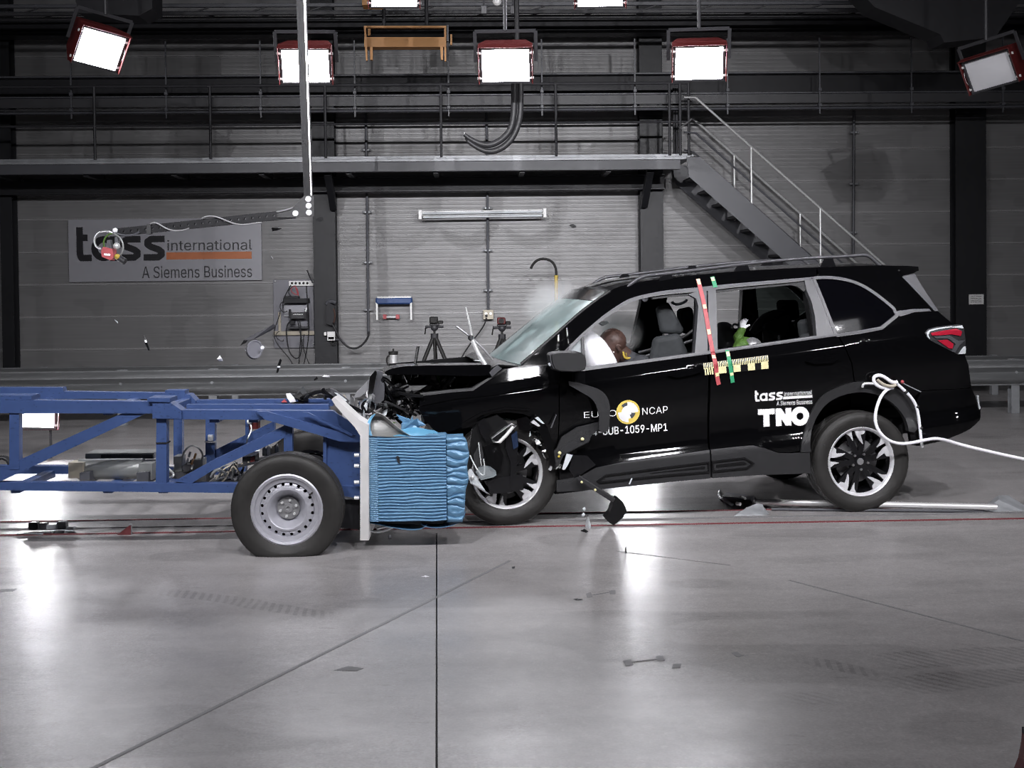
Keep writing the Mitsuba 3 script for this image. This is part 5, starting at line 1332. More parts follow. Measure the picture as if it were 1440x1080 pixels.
piece('hanging_trim', smooth_px(hang, 2), -.10, .02, 'm_clad', label='curved strip of grey trim hanging from the mirror')
P(car, 'hanging_trim', carhull([C(a, b, t_) for a, b in ((806, 527), (820, 530), (815, 541), (801, 539)) for t_ in (-.10, -.05)]), 'm_alu')
P(car, 'hanging_arm', bar(C(813, 671, -.05), C(864, 704, -.12), .03, .032), 'm_clad', label='bent bracket hanging below the sill')
piece('hanging_arm', [(851, 728), (858, 719), (862, 708), (868, 699), (876, 706), (881.5, 718), (876, 728), (867, 736), (863, 738.5), (857, 735)], -.13, .08, 'm_clad_dark')
for a, b in ((818, 678), (837, 689), (859, 702)):
    P(car, 'clip', ball(C(a, b, -.10), .009, 2), 'm_decalcream', True)
# wiper arms knocked upright at the foot of the windscreen
P(car, 'wiper_arm', tube([C(684, 517, .25), C(672, 497, .25), C(662, 474, .25)], [.018, .016, .014], 8), 'm_alu', 40, label='wiper arm bent upright')
P(car, 'wiper_arm', tube([C(664, 476, .24), C(661, 458, .24), C(655, 432, .24)], [.008, .007, .005], 8), 'm_alu', 40)
P(car, 'wiper_arm', tube([C(642, 459, .3), C(658, 471, .28), C(674, 485, .27), C(692, 505, .27)], .008, 8, 3), 'm_hubgrey', 40)
P(car, 'wiper_arm', ball(C(662, 475, .24), .02, 2), 'm_chrome', True)
P(car, 'bonnet_hinge', carhull([C(a, b, t_) for a, b in ((663, 508), (690, 506), (698, 512), (680, 520)) for t_ in (.2, .3)]), 'm_trim_dark')
piece('bonnet_hinge', [(688, 524), (700, 514), (706, 518), (692, 530)], .06, .03, 'm_trim')
for i in range(9):
    P(car, 'cowl_fragment', shardlet(C(rng.uniform(664, 712), rng.uniform(506, 528), rng.uniform(.12, .4)), rng.uniform(.008, .02)), rng.choice(['m_lens', 'm_gloss', 'm_alu', 'm_clad']))
pr('m_boompost', (.012, .012, .014), .5, spec=.2)
# ------------------------------------------------------------------ things on and before the back wall
YWP = YW - .03
def rect3(px0, py0, px1, py1, Y, d, m=None, bev=.003):
    p, q = U(px0, py0, Y), U(px1, py1, Y)
    zc_ = (p[2] + q[2]) / 2
    return box(((p[0] + q[0]) / 2, Y + d / 2, zc_), (abs(q[0] - p[0]), d, abs(p[2] - q[2])), bev)
sg = T('wall_sign', 'large grey wall sign with heavy black lettering and an orange bar', 'sign')
pa, pb = U(95.5, 309, YWP - .02), U(368.5, 394, YWP - .02)
P(sg, 'plate', box(((pa[0] + pb[0]) / 2, YWP - .01, (pa[2] + pb[2]) / 2), (pb[0] - pa[0], .02, pa[2] - pb[2]), .003), 'm_signplate')
def on_wall(m2, bl, br, Y):
    a, b_ = U(*bl, Y), U(*br, Y)
    lo, hi = m2.bounds
    k = (b_[0] - a[0]) / (hi[0] - lo[0])
    v = m2.vertices
    m = m2.copy()
    m.vertices = np.stack([a[0] + (v[:, 0] - lo[0]) * k, Y - v[:, 2], a[2] + (v[:, 1] - lo[1]) * k], 1)
    m.invert()
    return m
ys_ = YWP - .021
P(sg, 'letters', on_wall(extrude(logo_word(), .004), (108, 367.5), (232, 366), ys_), 'm_black')
P(sg, 'letters', on_wall(words('international', 1, .125, .003), (235.5, 352.5), (354.5, 351.5), ys_), 'm_dark')
P(sg, 'orange_bar', on_wall(extrude(Polygon([(0, 0), (1, 0), (1, .085), (0, .085)]), .003), (234, 365), (354, 363.5), ys_), 'm_signorange')
P(sg, 'letters', on_wall(words('A Siemens Business', 1, .11, .003), (200, 391.5), (354.5, 390), ys_), 'm_dark')

bd = T('electronics_board', 'grey wall board with a power strip, shelf and cables beside the black column', 'electronics board')
P(bd, 'plate', rect3(384, 393.5, 442, 489, YWP - .02, .02), 'm_boardgrey')
ps = P(bd, 'power_strip', rect3(406, 395, 441, 402, YWP - .06, .05), 'm_white')
for i in range(5):
    c = U(410.5 + 5.4 * i, 398.3, YWP - .062)
    P(ps, 'socket', cyl(c, c + V(0, .012, 0), .018, 16), 'm_hole', 30)
P(bd, 'shelf', rect3(398, 420, 433.5, 426, YWP - .20, .18), 'm_black')
P(bd, 'shelf', rect3(404, 460, 433.5, 462, YWP - .20, .18), 'm_dark')
P(bd, 'side_frame', cat(rect3(397, 424, 398.2, 437, YWP - .2, .02), rect3(432, 424, 433.5, 461, YWP - .2, .02)), 'm_black')
P(bd, 'white_panel', rect3(399, 427, 432, 445, YWP - .06, .02), 'm_signplate')
dv = P(bd, 'recorder', rect3(406, 439.5, 431, 448, YWP - .19, .14), 'm_dark')
P(dv, 'ear', cat(rect3(406, 435, 409.5, 447, YWP - .195, .01), rect3(428, 435, 431.5, 447, YWP - .195, .01)), 'm_black')
P(dv, 'buttons', cat(*[rect3(412 + 2.4 * i, 441.5, 413.4 + 2.4 * i, 443, YWP - .195, .004, bev=0) for i in range(6)]), 'm_white')
P(bd, 'adapter', rect3(407, 451, 414, 456, YWP - .18, .1), 'm_black')
P(bd, 'adapter', rect3(400, 416.5, 420, 420, YWP - .2, .12), 'm_black')
P(bd, 'beige_rail', rect3(384.5, 466, 443, 471, YWP - .08, .06), 'm_beige')
P(bd, 'beige_rail', rect3(391, 439, 395, 466, YWP - .05, .03), 'm_beige')
P(bd, 'white_tab', slab([(428.5, 437), (431, 432), (432, 434), (430, 439)], YWP - .21, .01), 'm_airbag')
for px, py in ((387, 395.5), (398, 478), (426, 476.5), (441, 483.5)):
    P(bd, 'screw', ball(U(px, py, YWP - .03), .016, 2), 'm_alu', True)
for q, m, r in (([(409, 401), (403, 412), (399, 420)], 'm_cable', .008), ([(414, 402), (406, 410), (410, 417)], 'm_cable', .007), ([(416, 402), (411, 411), (419, 414), (417, 405), (420, 416)], 'm_redtape', .007), ([(431, 402), (432, 418), (434, 440), (434, 470), (430, 500), (424, 523)], 'm_cable', .009),
                ([(394, 436), (390, 452), (386, 474), (400, 496), (412, 515)], 'm_cable', .007), ([(408, 452), (403, 462), (404, 480), (409, 498), (418, 504), (424, 492), (422, 466), (419, 452)], 'm_cable', .010), ([(421, 450), (423, 470), (421, 500), (421, 522)], 'm_cable', .008),
                ([(399, 424), (394, 430), (397, 438), (404, 437)], 'm_cable', .007), ([(393, 466), (390, 476), (398, 480), (398, 477)], 'm_cable', .006), ([(428, 470), (427, 490), (432, 505), (438, 520)], 'm_cable', .007), ([(432, 380), (436, 390), (440, 398)], 'm_dark', .012), ([(442, 458), (443, 475), (442, 485)], 'm_cable', .01)):
    P(bd, 'cable', tube([U(a, b, YWP - .21) for a, b in q], r, 6, 6), m, 40)
YC = YW - .30
ph = T('control_pendant', 'dark control pendant hanging on the black column above a white junction box', 'control pendant')
P(ph, 'body', hull([U(a, b, Y) for a, b in ((458, 432), (462, 425), (470, 430), (470, 450), (466, 458), (459, 455)) for Y in (YC - .1, YC + .03)]), 'm_black')
P(ph, 'grip', tube([U(459, 428, YC - .06), U(464, 424, YC - .06), U(472, 426, YC - .06)], .03, 8, 4), 'm_steel_grey', 40)
P(ph, 'strap', tube([U(469, 434, YC - .1), U(471, 444, YC - .1), U(469, 454, YC - .1)], .012, 6, 4), 'm_skin', 40)
jb = T('junction_box', 'white junction box low on the black column with a cable loop to the wall conduit', 'junction box')
P(jb, 'box', rect3(460, 466.5, 471, 474, YC - .06, .08), 'm_white')
P(jb, 'small_box', rect3(455.5, 467, 459, 472, YC - .05, .06), 'm_white')
P(jb, 'frame', cat(rect3(460, 474, 461.5, 479, YC - .05, .04), rect3(469.5, 474, 471, 479, YC - .05, .04), rect3(460, 477.5, 471, 479, YC - .05, .04)), 'm_white')
P(jb, 'coil', placed(lathe([(.03 + .008 * math.cos(a), .008 * math.sin(a)) for a in np.linspace(0, 2 * math.pi, 9)], 20), U(468, 482, YC - .05), V(1, 0, 0), V(0, 0, 1), V(0, -1, 0)), 'm_rubber', True)
P(jb, 'cable', tube([U(a, b, YC - .04) for a, b in ((466, 455), (472, 465), (480, 479), (492, 489), (503, 489), (513, 481), (518, 472), (518, 466))], .015, 8, 6), 'm_cable', 40)
P(jb, 'cable', tube([U(a, b, YC - .04) for a, b in ((471, 478), (478, 478), (483, 481))], .012, 8, 4), 'm_steel_grey', 40)
cdn = 0
for x0, x1, ya, yb, lab in ((516, 518, 268, 470, 'grey conduit pipe running down the wall to the cable loop by the column'), (685.5, 686.5, 267, 437, 'grey conduit pipe running down the wall to a double socket'), (1201, 1200, 155, 362, 'thin conduit pipe on the wall behind the stairs'),
                            (514.5, 515, 158, 221, 'short conduit pipe above the walkway near the left middle post'), (684, 685, 158, 221, 'short conduit pipe above the walkway behind the hose bundle')):
    k = T('conduit_pipe', lab, 'pipe')
    a, b_ = U(x0, ya, YWP - .06), U(x1, yb, YWP - .06)
    P(k, 'pipe', cyl(b_, a, .020, 10), 'm_steel_grey', 30)
    for f in ((.15, .5, .83) if yb - ya > 100 else (.84,)):
        c = a + (b_ - a) * f
        P(k, 'clip', cat(box(c + V(0, .02, 0), (.10, .05, .03), .004), ball(c + V(-.055, -.02, 0), .018, 1), ball(c + V(.055, -.02, 0), .018, 1)), 'm_galv')
sk = T('wall_socket', 'beige double socket box at the end of the middle wall conduit', 'socket')
P(sk, 'box', rect3(679.5, 436, 694, 449, YWP - .10, .09), 'm_beige')
for px in (683.5, 690):
    P(sk, 'socket', cyl(U(px, 441, YWP - .115), U(px, 441, YWP - .09), .022, 16), 'm_white', 30)
P(sk, 'plug', cyl(U(684, 444, YWP - .14), U(684, 444, YWP - .10), .02, 12), 'm_rubber', 30)
P(sk, 'cable', tube([U(a, b, YWP - .12) for a, b in ((684, 447), (679, 460), (668, 475), (657, 490), (648, 505))], .011, 6, 6), 'm_cable', 40)
stl = T('folding_step', 'white folding step with a blue seat pad hung on the wall', 'folding step')
P(stl, 'pad', rect3(528, 418.5, 579.5, 427.5, YWP - .16, .14, bev=.02), 'm_blueseat')
P(stl, 'wall_hook', rect3(533, 420, 537, 427, YWP - .03, .06), 'm_galv')
P(stl, 'wall_hook', rect3(571, 420, 575, 427, YWP - .03, .06), 'm_galv')
P(stl, 'edge', rect3(530, 417, 578, 419.5, YWP - .15, .13, bev=.01), 'm_white')
for px in (528.5, 576.5):
    P(stl, 'leg', rect3(px, 425, px + 3, 450, YWP - .15, .03), 'm_white')
P(stl, 'brace', cyl(U(538, 446, YWP - .08), U(560, 446, YWP - .08), .016, 10), 'm_alu', 30)
for px in (541, 559):
    P(stl, 'brace_foot', rect3(px - 2.5, 442.5, px + 2.5, 448.5, YWP - .1, .06), 'm_redtape')
ft = T('fluorescent_lamp', 'unlit white twin tube lamp on the wall below the walkway', 'lamp')
a, b_ = U(591, 302, YWP - .24), U(766, 299.5, YWP - .24)
P(ft, 'base', bar(a + V(0, .07, .02), b_ + V(0, .07, .02), .04, .07), 'm_white')
for f_ in (.12, .5, .88):
    P(ft, 'wall_bracket', box(a + (b_ - a) * f_ + V(0, .15, .03), (.03, .24, .03)), 'm_steel_grey')
for dz_ in (-.03, .03):
    P(ft, 'tube', cyl(a + V(.04, 0, dz_ - .01), b_ + V(-.04, 0, dz_ - .01), .018, 12), 'm_lens', 30)
for c in (a, b_):
    P(ft, 'end_cap', box(c, (.05, .10, .14), .005), 'm_white')
for q, Y, m, lab, n in (([(801, 316), (806, 315), (811, 318), (806, 320)], YWP - .02, 'm_black', 'dark scuff of tape on the wall right of the tube lamp', 'tape_scrap'),):
    ONE(n, slab(q, Y, .004), m, lab, 'tape')
yp = T('hooked_pole', 'yellow pole with a black hooked top standing at the wall behind the windscreen', 'pole')
a = U(782, 387, 18.6)
P(yp, 'pole', cyl((a[0], 18.6, 0), a, .027, 12), 'm_yellow', 30)
P(yp, 'hook', tube([U(x, y, 18.6) for x, y in ((782, 388), (781.5, 378), (777, 369), (768, 364.5), (758, 365), (751, 370), (746.5, 378))], .018, 8, 5), 'm_rubber', 40)
P(yp, 'foot', cyl((a[0], 18.6, 0), (a[0], 18.6, .03), .14, 20), 'm_dark', 30)

def tripod(px, py_top, py_apex, Y, feet, lab, face, clab):
    k = T('camera_tripod', lab, 'tripod')
    ap = U(px, py_apex, Y)
    P(k, 'column', cyl(ap - V(0, 0, .35), ap + V(0, 0, .06), .016, 12), 'm_rubber', 30)
    P(k, 'collar', cyl(ap - V(0, 0, .05), ap + V(0, 0, .01), .05, 12), 'm_dark', 30)
    for fx, fy in feet:
        ft_ = V(ap[0] + fx, Y + fy, 0)
        mid_ = ap + (ft_ - ap) * .5
        P(k, 'leg', cat(cyl(ap, mid_, .026, 10), cyl(mid_, ft_, .018, 10)), 'm_rubber', 30)
        P(k, 'spreader', bar(ap - V(0, 0, .33), ap + (ft_ - ap) * .38, .012, .012), 'm_dark')
    hd_ = P(k, 'pan_head', cat(ball(ap + V(0, 0, .09), .05, 2), box(ap + V(0, 0, .13), (.13, .10, .03), .01), cyl(ap + V(-.12, -.02, .10), ap + V(.12, .02, .10), .018, 10)), 'm_dark', 30)
    P(hd_, 'lever', tube([ap + V(-.05, 0, .10), ap + V(-.12, .05, .08), ap + V(-.13, .1, -.0)], .009, 6), 'm_rubber', 40)
    ct = U(px + 1, py_top, Y)
    zc_ = (ct[2] + ap[2] + .15) / 2
    hc = ct[2] - ap[2] - .14
    cm = T('video_camera', clab, 'camera')
    P(cm, 'body', box((ct[0] - .02, Y, zc_), (.11, .16, hc), .01), face)
    P(cm, 'lens', cyl((ct[0] - .02, Y - .13, zc_), (ct[0] - .02, Y - .07, zc_), .035, 16), 'm_rubber', 30)
    P(cm, 'side_grip', box((ct[0] + .07, Y, zc_ - .03), (.07, .1, hc * .5), .01), 'm_rubber')
tripod(611, 446, 470, 17.0, ((-.40, -.12), (.02, .36), (.40, -.12)), 'black tripod on the left, standing behind the crash barrier rail', 'm_rubber', 'black camera on the left one of the two tripods')
tripod(706, 447, 471, 17.0, ((-.38, -.14), (.03, .36), (.38, .1)), 'black tripod on the right, standing near the windscreen', 'm_red', 'camera with a dark red front on the tripod near the windscreen')
jk = T('post_jack', 'silver post with a black handle standing behind the crashed bonnet', 'jack')
a, b_ = U(553, 497, 16.4), U(553, 545, 16.4)
P(jk, 'tube', cyl((a[0], 16.4, 0), a, .055, 16), 'm_alu', 30)
P(jk, 'cap', cyl(a - V(0, 0, .015), a + V(0, 0, .025), .062, 16), 'm_rubber', 30)
P(jk, 'knob', cyl(a, a + V(0, 0, .06), .012, 10), 'm_rubber', 30)
P(jk, 'handle', tube([U(x, y, 16.38) for x, y in ((549, 501), (545, 502), (544.5, 510), (547, 514), (550, 514))], .012, 8, 4), 'm_rubber', 40)
P(jk, 'foot', cyl((a[0], 16.4, 0), (a[0], 16.4, .02), .12, 20), 'm_dark', 30)

# ------------------------------------------------------------------ things hanging from the roof
bm = T('camera_boom', 'grey hanging boom with a perforated arm and a small red camera', 'camera boom')
YBm = 11.0
P(bm, 'post', slab([(413.5, -75), (427, -75), (439, 282), (427.5, 282)], YBm, .07), 'm_boompost')
P(bm, 'post_edge', slab([(424, -75), (427, -75), (439, 282), (437, 282)], YBm - .004, .004), 'm_alu')
P(bm, 'hanger', cyl(U(420, -60, YBm + .035), np.r_[U(420, -60, YBm + .035)[:2], 7.19], .05, 12), 'm_dark', 30)
gs = P(bm, 'gusset', slab([(389, 298), (413, 291), (421, 283), (428, 275), (441, 275), (441.5, 304), (413, 306), (390, 306)], YBm - .012, .012), 'm_trim_dark')
for px, py in ((433.5, 280), (434, 289.5), (434.5, 299), (415.5, 300)):
    c = U(px, py, YBm - .015)
    P(gs, 'bolt', placed(lathe([(0, .022), (.012, .022), (.016, .014), (.024, .012), (.026, 0), (0, 0)], 16), c, V(1, 0, 0), V(0, 0, 1), V(0, -1, 0)), 'm_airbag', 30)
arm = Polygon([U(a, b, YBm)[[0, 2]] for a, b in ((161, 321.5), (415, 294), (415, 306.5), (166, 332))])
for i in range(24):
    f = (i + .8) / 24.5
    c = U(166 + 246 * f, 326.6 - 26.3 * f, YBm)[[0, 2]]
    arm = arm.difference(Point(*c).buffer(.009, 6))
m = extrude(arm, .05)
v = m.vertices.copy()
m.vertices = np.stack([v[:, 0], YBm + v[:, 2], v[:, 1]], 1); m.fix_normals()
P(bm, 'arm', m, 'm_boompost')
P(bm, 'arm_sleeve', slab([(206, 315.5), (212, 315), (212, 329), (206, 329.5)], YBm - .008, .066), 'm_trim_dark')
for q in ([(211, 315), (219, 313.5), (228, 318), (240, 323.5), (256, 324), (266, 321)], [(284, 307.5), (296, 304), (310, 307), (325, 313), (340, 316), (352, 315), (368, 313)], [(389, 298), (400, 296), (412, 292)]):
    P(bm, 'cable', tube([U(a, b, YBm - .02) for a, b in q], .0075, 8, 5), 'm_hubgrey', 40)
P(bm, 'cable', tube([U(a, b, YBm - .02) for a, b in ((164, 328), (176, 331), (188, 330), (196, 326))], .009, 8, 5), 'm_steel_grey', 40)
P(bm, 'end_bolt', ball(U(162, 324, YBm - .02), .022, 2), 'm_airbag', True)
for q, m in (([(158, 328), (148, 325), (137, 329), (133, 338), (135, 346), (142, 350)], 'm_airbag'), ([(158, 328), (150, 332), (146, 340), (148, 350)], 'm_green'), ([(160, 329), (168, 334), (173, 344), (172, 354), (168, 360)], 'm_tank'), ([(154, 326), (142, 326), (134, 334), (134, 344), (140, 349)], 'm_tank')):
    P(bm, 'cable', tube([U(a, b, YBm - .03) for a, b in q], .008, 6, 6), m, 40)
cb = P(bm, 'camera_body', slab([(142, 353), (145, 347), (158, 350), (160, 362), (155, 366), (143, 361)], YBm - .06, .12), 'm_redtape')
P(cb, 'label_plate', slab([(146, 356), (155, 357), (155, 360), (146, 359)], YBm - .064, .006), 'm_airbag')
P(bm, 'camera_mount', cat(slab([(150, 338), (155, 337), (157, 350), (150, 350)], YBm - .03, .06), slab([(161, 333), (165, 333), (168, 350), (162, 350)], YBm - .03, .04)), 'm_steel_grey')
P(bm, 'lens', cyl(U(163, 360, YBm - .03), U(176, 368, YBm - .05), .028, 14), 'm_dark', 30)
P(bm, 'lens', ball(U(165, 361, YBm - .05), .025, 2), 'm_yellow', True)
P(bm, 'clamp', ball(U(164, 346, YBm - .04), .03, 2), 'm_alu', True)

hs = T('hose_bundle', 'thick bundle of black hoses hanging in a hook shape under the middle flood light', 'hose bundle')
YH = 14.8
pth = [(727, 60), (727, 115), (727, 145), (725, 170), (717, 190), (703, 203), (687, 208), (672, 204), (660, 197), (655, 193)]
for i, (dx, dy, r) in enumerate(((-4, -4, .038), (1, 1, .040), (5, 5, .036), (0, 0, .03))):
    P(hs, 'hose', tube([U(a + dx * (1 if b < 190 else .5), b + dy * (a < 722) * 1.0, YH + .03 * (i % 2)) for a, b in pth], np.interp(np.arange(55), [0, 40, 54], [r, r, r * .6]), 10, 6), 'm_cable', 50)
P(hs, 'hanger', cyl(U(727, 64, YH), np.r_[U(727, 64, YH)[:2], 7.19], .03, 10), 'm_cable', 30)
P(hs, 'end_wire', tube([U(656, 194, YH), U(653.5, 190, YH), U(653, 186, YH)], .006, 6), 'm_alu', 40)

of = T('hoist_trolley', 'orange steel hoist frame hanging high under the roof', 'hoist')
YO = 16.5
for q, d, nm in (([(512, 36), (626, 36), (626, 39), (512, 39)], .08, 'top_bar'), ([(512, 52), (627, 52), (627, 62), (512, 62)], .12, 'main_bar'), ([(512, 62), (627, 62), (627, 66), (512, 66)], .2, 'lower_flange'),
                 ([(511.5, 36), (514.5, 36), (517, 85), (514.5, 85)], .05, 'side_bar'), ([(624.5, 36), (627.5, 36), (627.5, 86), (625, 86)], .05, 'side_bar'), ([(520, 65), (524, 65), (524, 84), (520.5, 84)], .06, 'leg'), ([(619, 65), (623, 65), (623, 84), (620, 84)], .06, 'leg'), ([(517, 40), (521, 40), (521, 50), (517, 50)], .05, 'bracket')):
    P(of, nm, slab(q, YO, d), 'm_orange')
P(of, 'side_plate', slab([(628.5, 35), (631, 35), (631, 58), (628.5, 58)], YO, .06), 'm_steel_grey')
P(of, 'side_plate', slab([(633, 48), (636, 48), (636, 63), (633, 63)], YO + .1, .06), 'm_orange')
for px in (540, 600):
    a = U(px, 37, YO + .04)
    P(of, 'hanger', cyl(a, (a[0], a[1], 7.19), .025, 10), 'm_dark', 30)
ob = T('orange_hoist_box', 'orange hoist box cut by the top edge of the picture', 'hoist')
P(ob, 'box', slab([(509, -20), (537, -20), (537, 7), (509, 7)], 15.8, .25), 'm_orange')
P(ob, 'plug', slab([(538, 2), (544, 2), (544, 8), (538, 8)], 15.9, .1), 'm_white')
a = U(522, -18, 15.9)
P(ob, 'hanger', cyl((a[0], 15.92, a[2]), (a[0], 15.92, 7.19), .03, 10), 'm_dark', 30)
for px, lab in ((680.5, 'left of two grey socket boxes hanging at the top edge'), (721.5, 'right of two grey socket boxes hanging at the top edge')):
    k = T('hanging_socket', lab, 'socket')
    P(k, 'box', rect3(px - 4, 8, px + 4, 19, 15.5, .08), 'm_trim')
    a = U(px, 9, 15.54)
    P(k, 'cord', cyl(a, (a[0], a[1], 7.19), .012, 8), 'm_trim', 30)
k = T('siren', 'round white siren between the two hanging sockets', 'siren')
P(k, 'bell', placed(lathe([(0, .04), (.03, .04), (.05, .02), (.055, 0), (0, 0)], 24), U(699, 2, 15.5), V(1, 0, 0), V(0, 0, 1), V(0, -1, 0)), 'm_white', 30)
a = U(699, 0, 15.52)
P(k, 'rod', cyl(a, (a[0], a[1], 7.19), .012, 8), 'm_dark', 30)

# ------------------------------------------------------------------ on the floor
rp = T('launch_tube', 'long silver tube lying on the floor behind the rear wheel, wedge at its right end', 'tube')
a, b_ = F(1062, 711, .05), F(1400, 720, .05)
P(rp, 'tube', cyl(F(1062, 706, .045), F(1402, 713, .045), .022, 14), 'm_alu', 30)
P(rp, 'wedge', hull([F(1380, 720), F(1440, 719), F(1446, 714), F(1384, 712), F(1404, 713, .0) + V(0, 0, .085), F(1418, 713) + V(0, 0, .085), F(1404, 717) + V(0, 0, .07)]), 'm_galv')
P(rp, 'lower_tube', cyl(F(1085, 716, .012), F(1384, 719, .012), .010, 10), 'm_steel_grey', 30)
tb = T('tow_hook_block', 'dark metal coupling block on the floor under the car, left end of the silver tube', 'coupling')
P(tb, 'block', hull([F(a, b, z) for a, b, z in ((1013, 704, 0), (1058, 707, 0), (1062, 699, 0), (1020, 694, 0), (1014, 698, .06), (1030, 699, .065), (1055, 702, .05), (1060, 697, .05), (1022, 692, .05))]), 'm_boardgrey')
P(tb, 'hook', tube([F(1012, 690, .01), F(1013, 699, .05), F(1020, 704, .05), F(1030, 710, .03)], .012, 8, 4), 'm_galv', 40)
P(tb, 'pin', cyl(F(1036, 708, .05), F(1041, 709, .05), .012, 10), 'm_alu', 30)
P(tb, 'pin', cyl(F(1043, 699, .06), F(1048, 701, .06), .010, 10), 'm_alu', 30)
fo = T('foil_bag', 'crumpled silver-grey bag on the floor in front of the coupling block', 'bag')
mm = hull([F(a, b) + V(0, 0, z) for a, b, z in ((1031, 726, 0), (1078, 724.5, 0), (1083, 723, 0), (1062, 717, 0), (1040, 719, 0), (1064, 721.5, .066), (1072, 721, .058), (1050, 723, .046), (1036, 725.5, .014), (1078, 722, .02))])
mm = mm.subdivide().subdivide().subdivide()
vv = mm.vertices
mm.vertices = vv + (mm.vertex_normals * (.026 * (meshkit.fbm(vv * 26, 3) - .55))[:, None])
P(fo, 'bag', mm, 'm_galv', 30)
gd = T('floor_release', 'dark release mechanism on the red guide line at the left', 'release mechanism')
P(gd, 'base', hull([F(a, b, z) for a, b, z in ((22, 752, 0), (108, 750, 0), (104, 745, 0), (28, 747, 0), (24, 751, .012), (104, 748, .012))]), 'm_dark')
for a, b, w, h, m in ((46, 748, .06, .05, 'm_clad_dark'), (60, 748, .05, .045, 'm_dark'), (72, 748, .07, .035, 'm_galv'), (86, 747, .06, .05, 'm_dark'), (98, 748, .05, .02, 'm_galv')):
    c = F(a, b)
    P(gd, 'block', box(c + V(0, .03, .012 + h / 2), (w, .06, h), .006), m)
for i in range(6):
    c = F(rng.uniform(45, 98), 748, .05)
    P(gd, 'bolt', ball(c, .009, 1), rng.choice(['m_alu', 'm_dark', 'm_galv']), True)
P(gd, 'lever', bar(F(34, 750, .02), F(60, 751, .02), .02, .01), 'm_galv')
ts = T('triangle_stop', 'small dark red triangular stop standing on the guide line', 'stop')
P(ts, 'plate', hull([F(165, 752), F(184, 752), F(182, 752, .001) + V(0, 0, .06), F(184, 752) + V(0, 0, .062), F(165, 751.5), F(184, 751.5)]), 'm_redline')
P(ts, 'post', box(F(183, 752) + V(0, .01, .035), (.018, .018, .07), .003), 'm_hubgrey')
# red casing at the lower right corner, close to the camera
rc_ = T('red_casing', 'dark red casing cut by the lower right corner of the picture', 'casing')
Yc = 3.4
pts = [(1437, 1022), (1437, 1040), (1433, 1062), (1425, 1090), (1418, 1120), (1520, 1120), (1520, 1022)]
zlow = 0
q = np.array([U(a, b, Yc)[[0, 2]] for a, b in pts])
P(rc_, 'shell', slab([(1437, 1030), (1436, 1042), (1432, 1064), (1424, 1084), (1416, 1100), (1416, 1190), (1530, 1190), (1530, 1030)], Yc, .25).apply_translation((0, -.25, 0)), 'm_red')
P(rc_, 'rim', slab([(1437, 1022), (1530, 1022), (1530, 1030), (1437, 1030)], Yc, .25).apply_translation((0, -.25, 0)), 'm_black')
zmin = U(1430, 1190, Yc)[2]
if zmin > 0: P(rc_, 'foot', slab([(1440, 1189), (1520, 1189), (1520, 1300), (1440, 1300)], Yc, .15).apply_translation((0, -.2, 0)), 'm_black')

# white cable tied to the rear of the car
wc_ = T('white_cable', 'white cable looped on the car tail and trailing out at the right', 'cable')
loop = [(1256, 545), (1240, 556), (1232, 577), (1231, 592), (1236, 606), (1248, 618), (1263, 623.5), (1280, 623), (1300, 619), (1318, 617)]
path = [C(a, b, -.03 - .05 * min(1, i / 4)) for i, (a, b) in enumerate(loop)]
out_ = [F(1345, 624.5, .52), F(1380, 632.5, .5), F(1420, 641, .46), F(1475, 651, .42)]
far_ = [U(1345, 623.5, 8.6), U(1380, 632.5, 8.5), U(1420, 641.5, 8.4), U(1480, 654, 8.3)]
P(wc_, 'cable', tube(path + far_, .0115, 8, 8), 'm_airbag', 50)
P(wc_, 'loop', tube([C(a, b, -.035) for a, b in ((1256, 543), (1248, 545), (1238, 544), (1230, 538), (1229, 531), (1234, 528), (1243, 530), (1252, 536), (1262, 537))], .013, 8, 6), 'm_airbag', 50)
P(wc_, 'loop', tube([C(a, b, -.05) for a, b in ((1260, 541), (1250, 543), (1240, 539), (1234, 534))], .011, 8, 6), 'm_beige', 50)
P(wc_, 'hanging_end', tube([C(a, b, -.03) for a, b in ((1262, 540), (1276, 553), (1287, 568), (1292, 588), (1294, 606), (1297, 629))], .011, 8, 6), 'm_airbag', 50)
for a, b in ((1274, 551), (1290, 572), (1295, 602)):
    c = C(a, b, -.03)
    P(wc_, 'tape_band', ball(c, (.016, .016, .014), 1), 'm_cable', True)
P(wc_, 'hook_bar', tube([C(a, b, -.03) for a, b in ((1213, 545), (1215, 540), (1226, 539.5), (1236, 538))], .009, 8, 4), 'm_alu', 40)
P(wc_, 'twig', tube([C(a, b, -.02) for a, b in ((1268, 538), (1282, 545), (1295, 551))], .004, 6, 4), 'm_galv', 40)
P(wc_, 'red_clip', ball(C(1269, 537, -.05), .013, 1), 'm_redtape', True)

# ------------------------------------------------------------------ pieces thrown through the air and on the floor
def flying(pts, Y, d, m, lab, tilt=0.0):
    k = T('flying_fragment', lab, 'fragment')
    q = np.array([U(a, b, Y) for a, b in pts])
    c = q.mean(0)
    off = V(0, d, 0)
    pp = [p + off * (.5 + .5 * math.sin(i * 2.1)) for i, p in enumerate(q)] + [p + off for p in (q - c) * .6 + c]
    P(k, 'shell', hull(pp), m)
    return k
k = flying([(201, 471), (204, 476), (207, 483), (210, 493), (207, 493), (203, 482)], 8.4, .03, 'm_clad_dark', 'dark splinter with a white spot flying below the wall sign')
P(k, 'bright_edge', hull([U(a, b, 8.37) for a, b in ((203, 478), (206, 477.5), (207, 482), (204, 482))] + [U(205, 480, 8.40)]), 'm_airbag')
flying([(304, 505), (308, 500), (312, 504), (313, 508), (307, 508)], 8.6, .03, 'm_airbag', 'white triangular shard flying above the blue trolley')
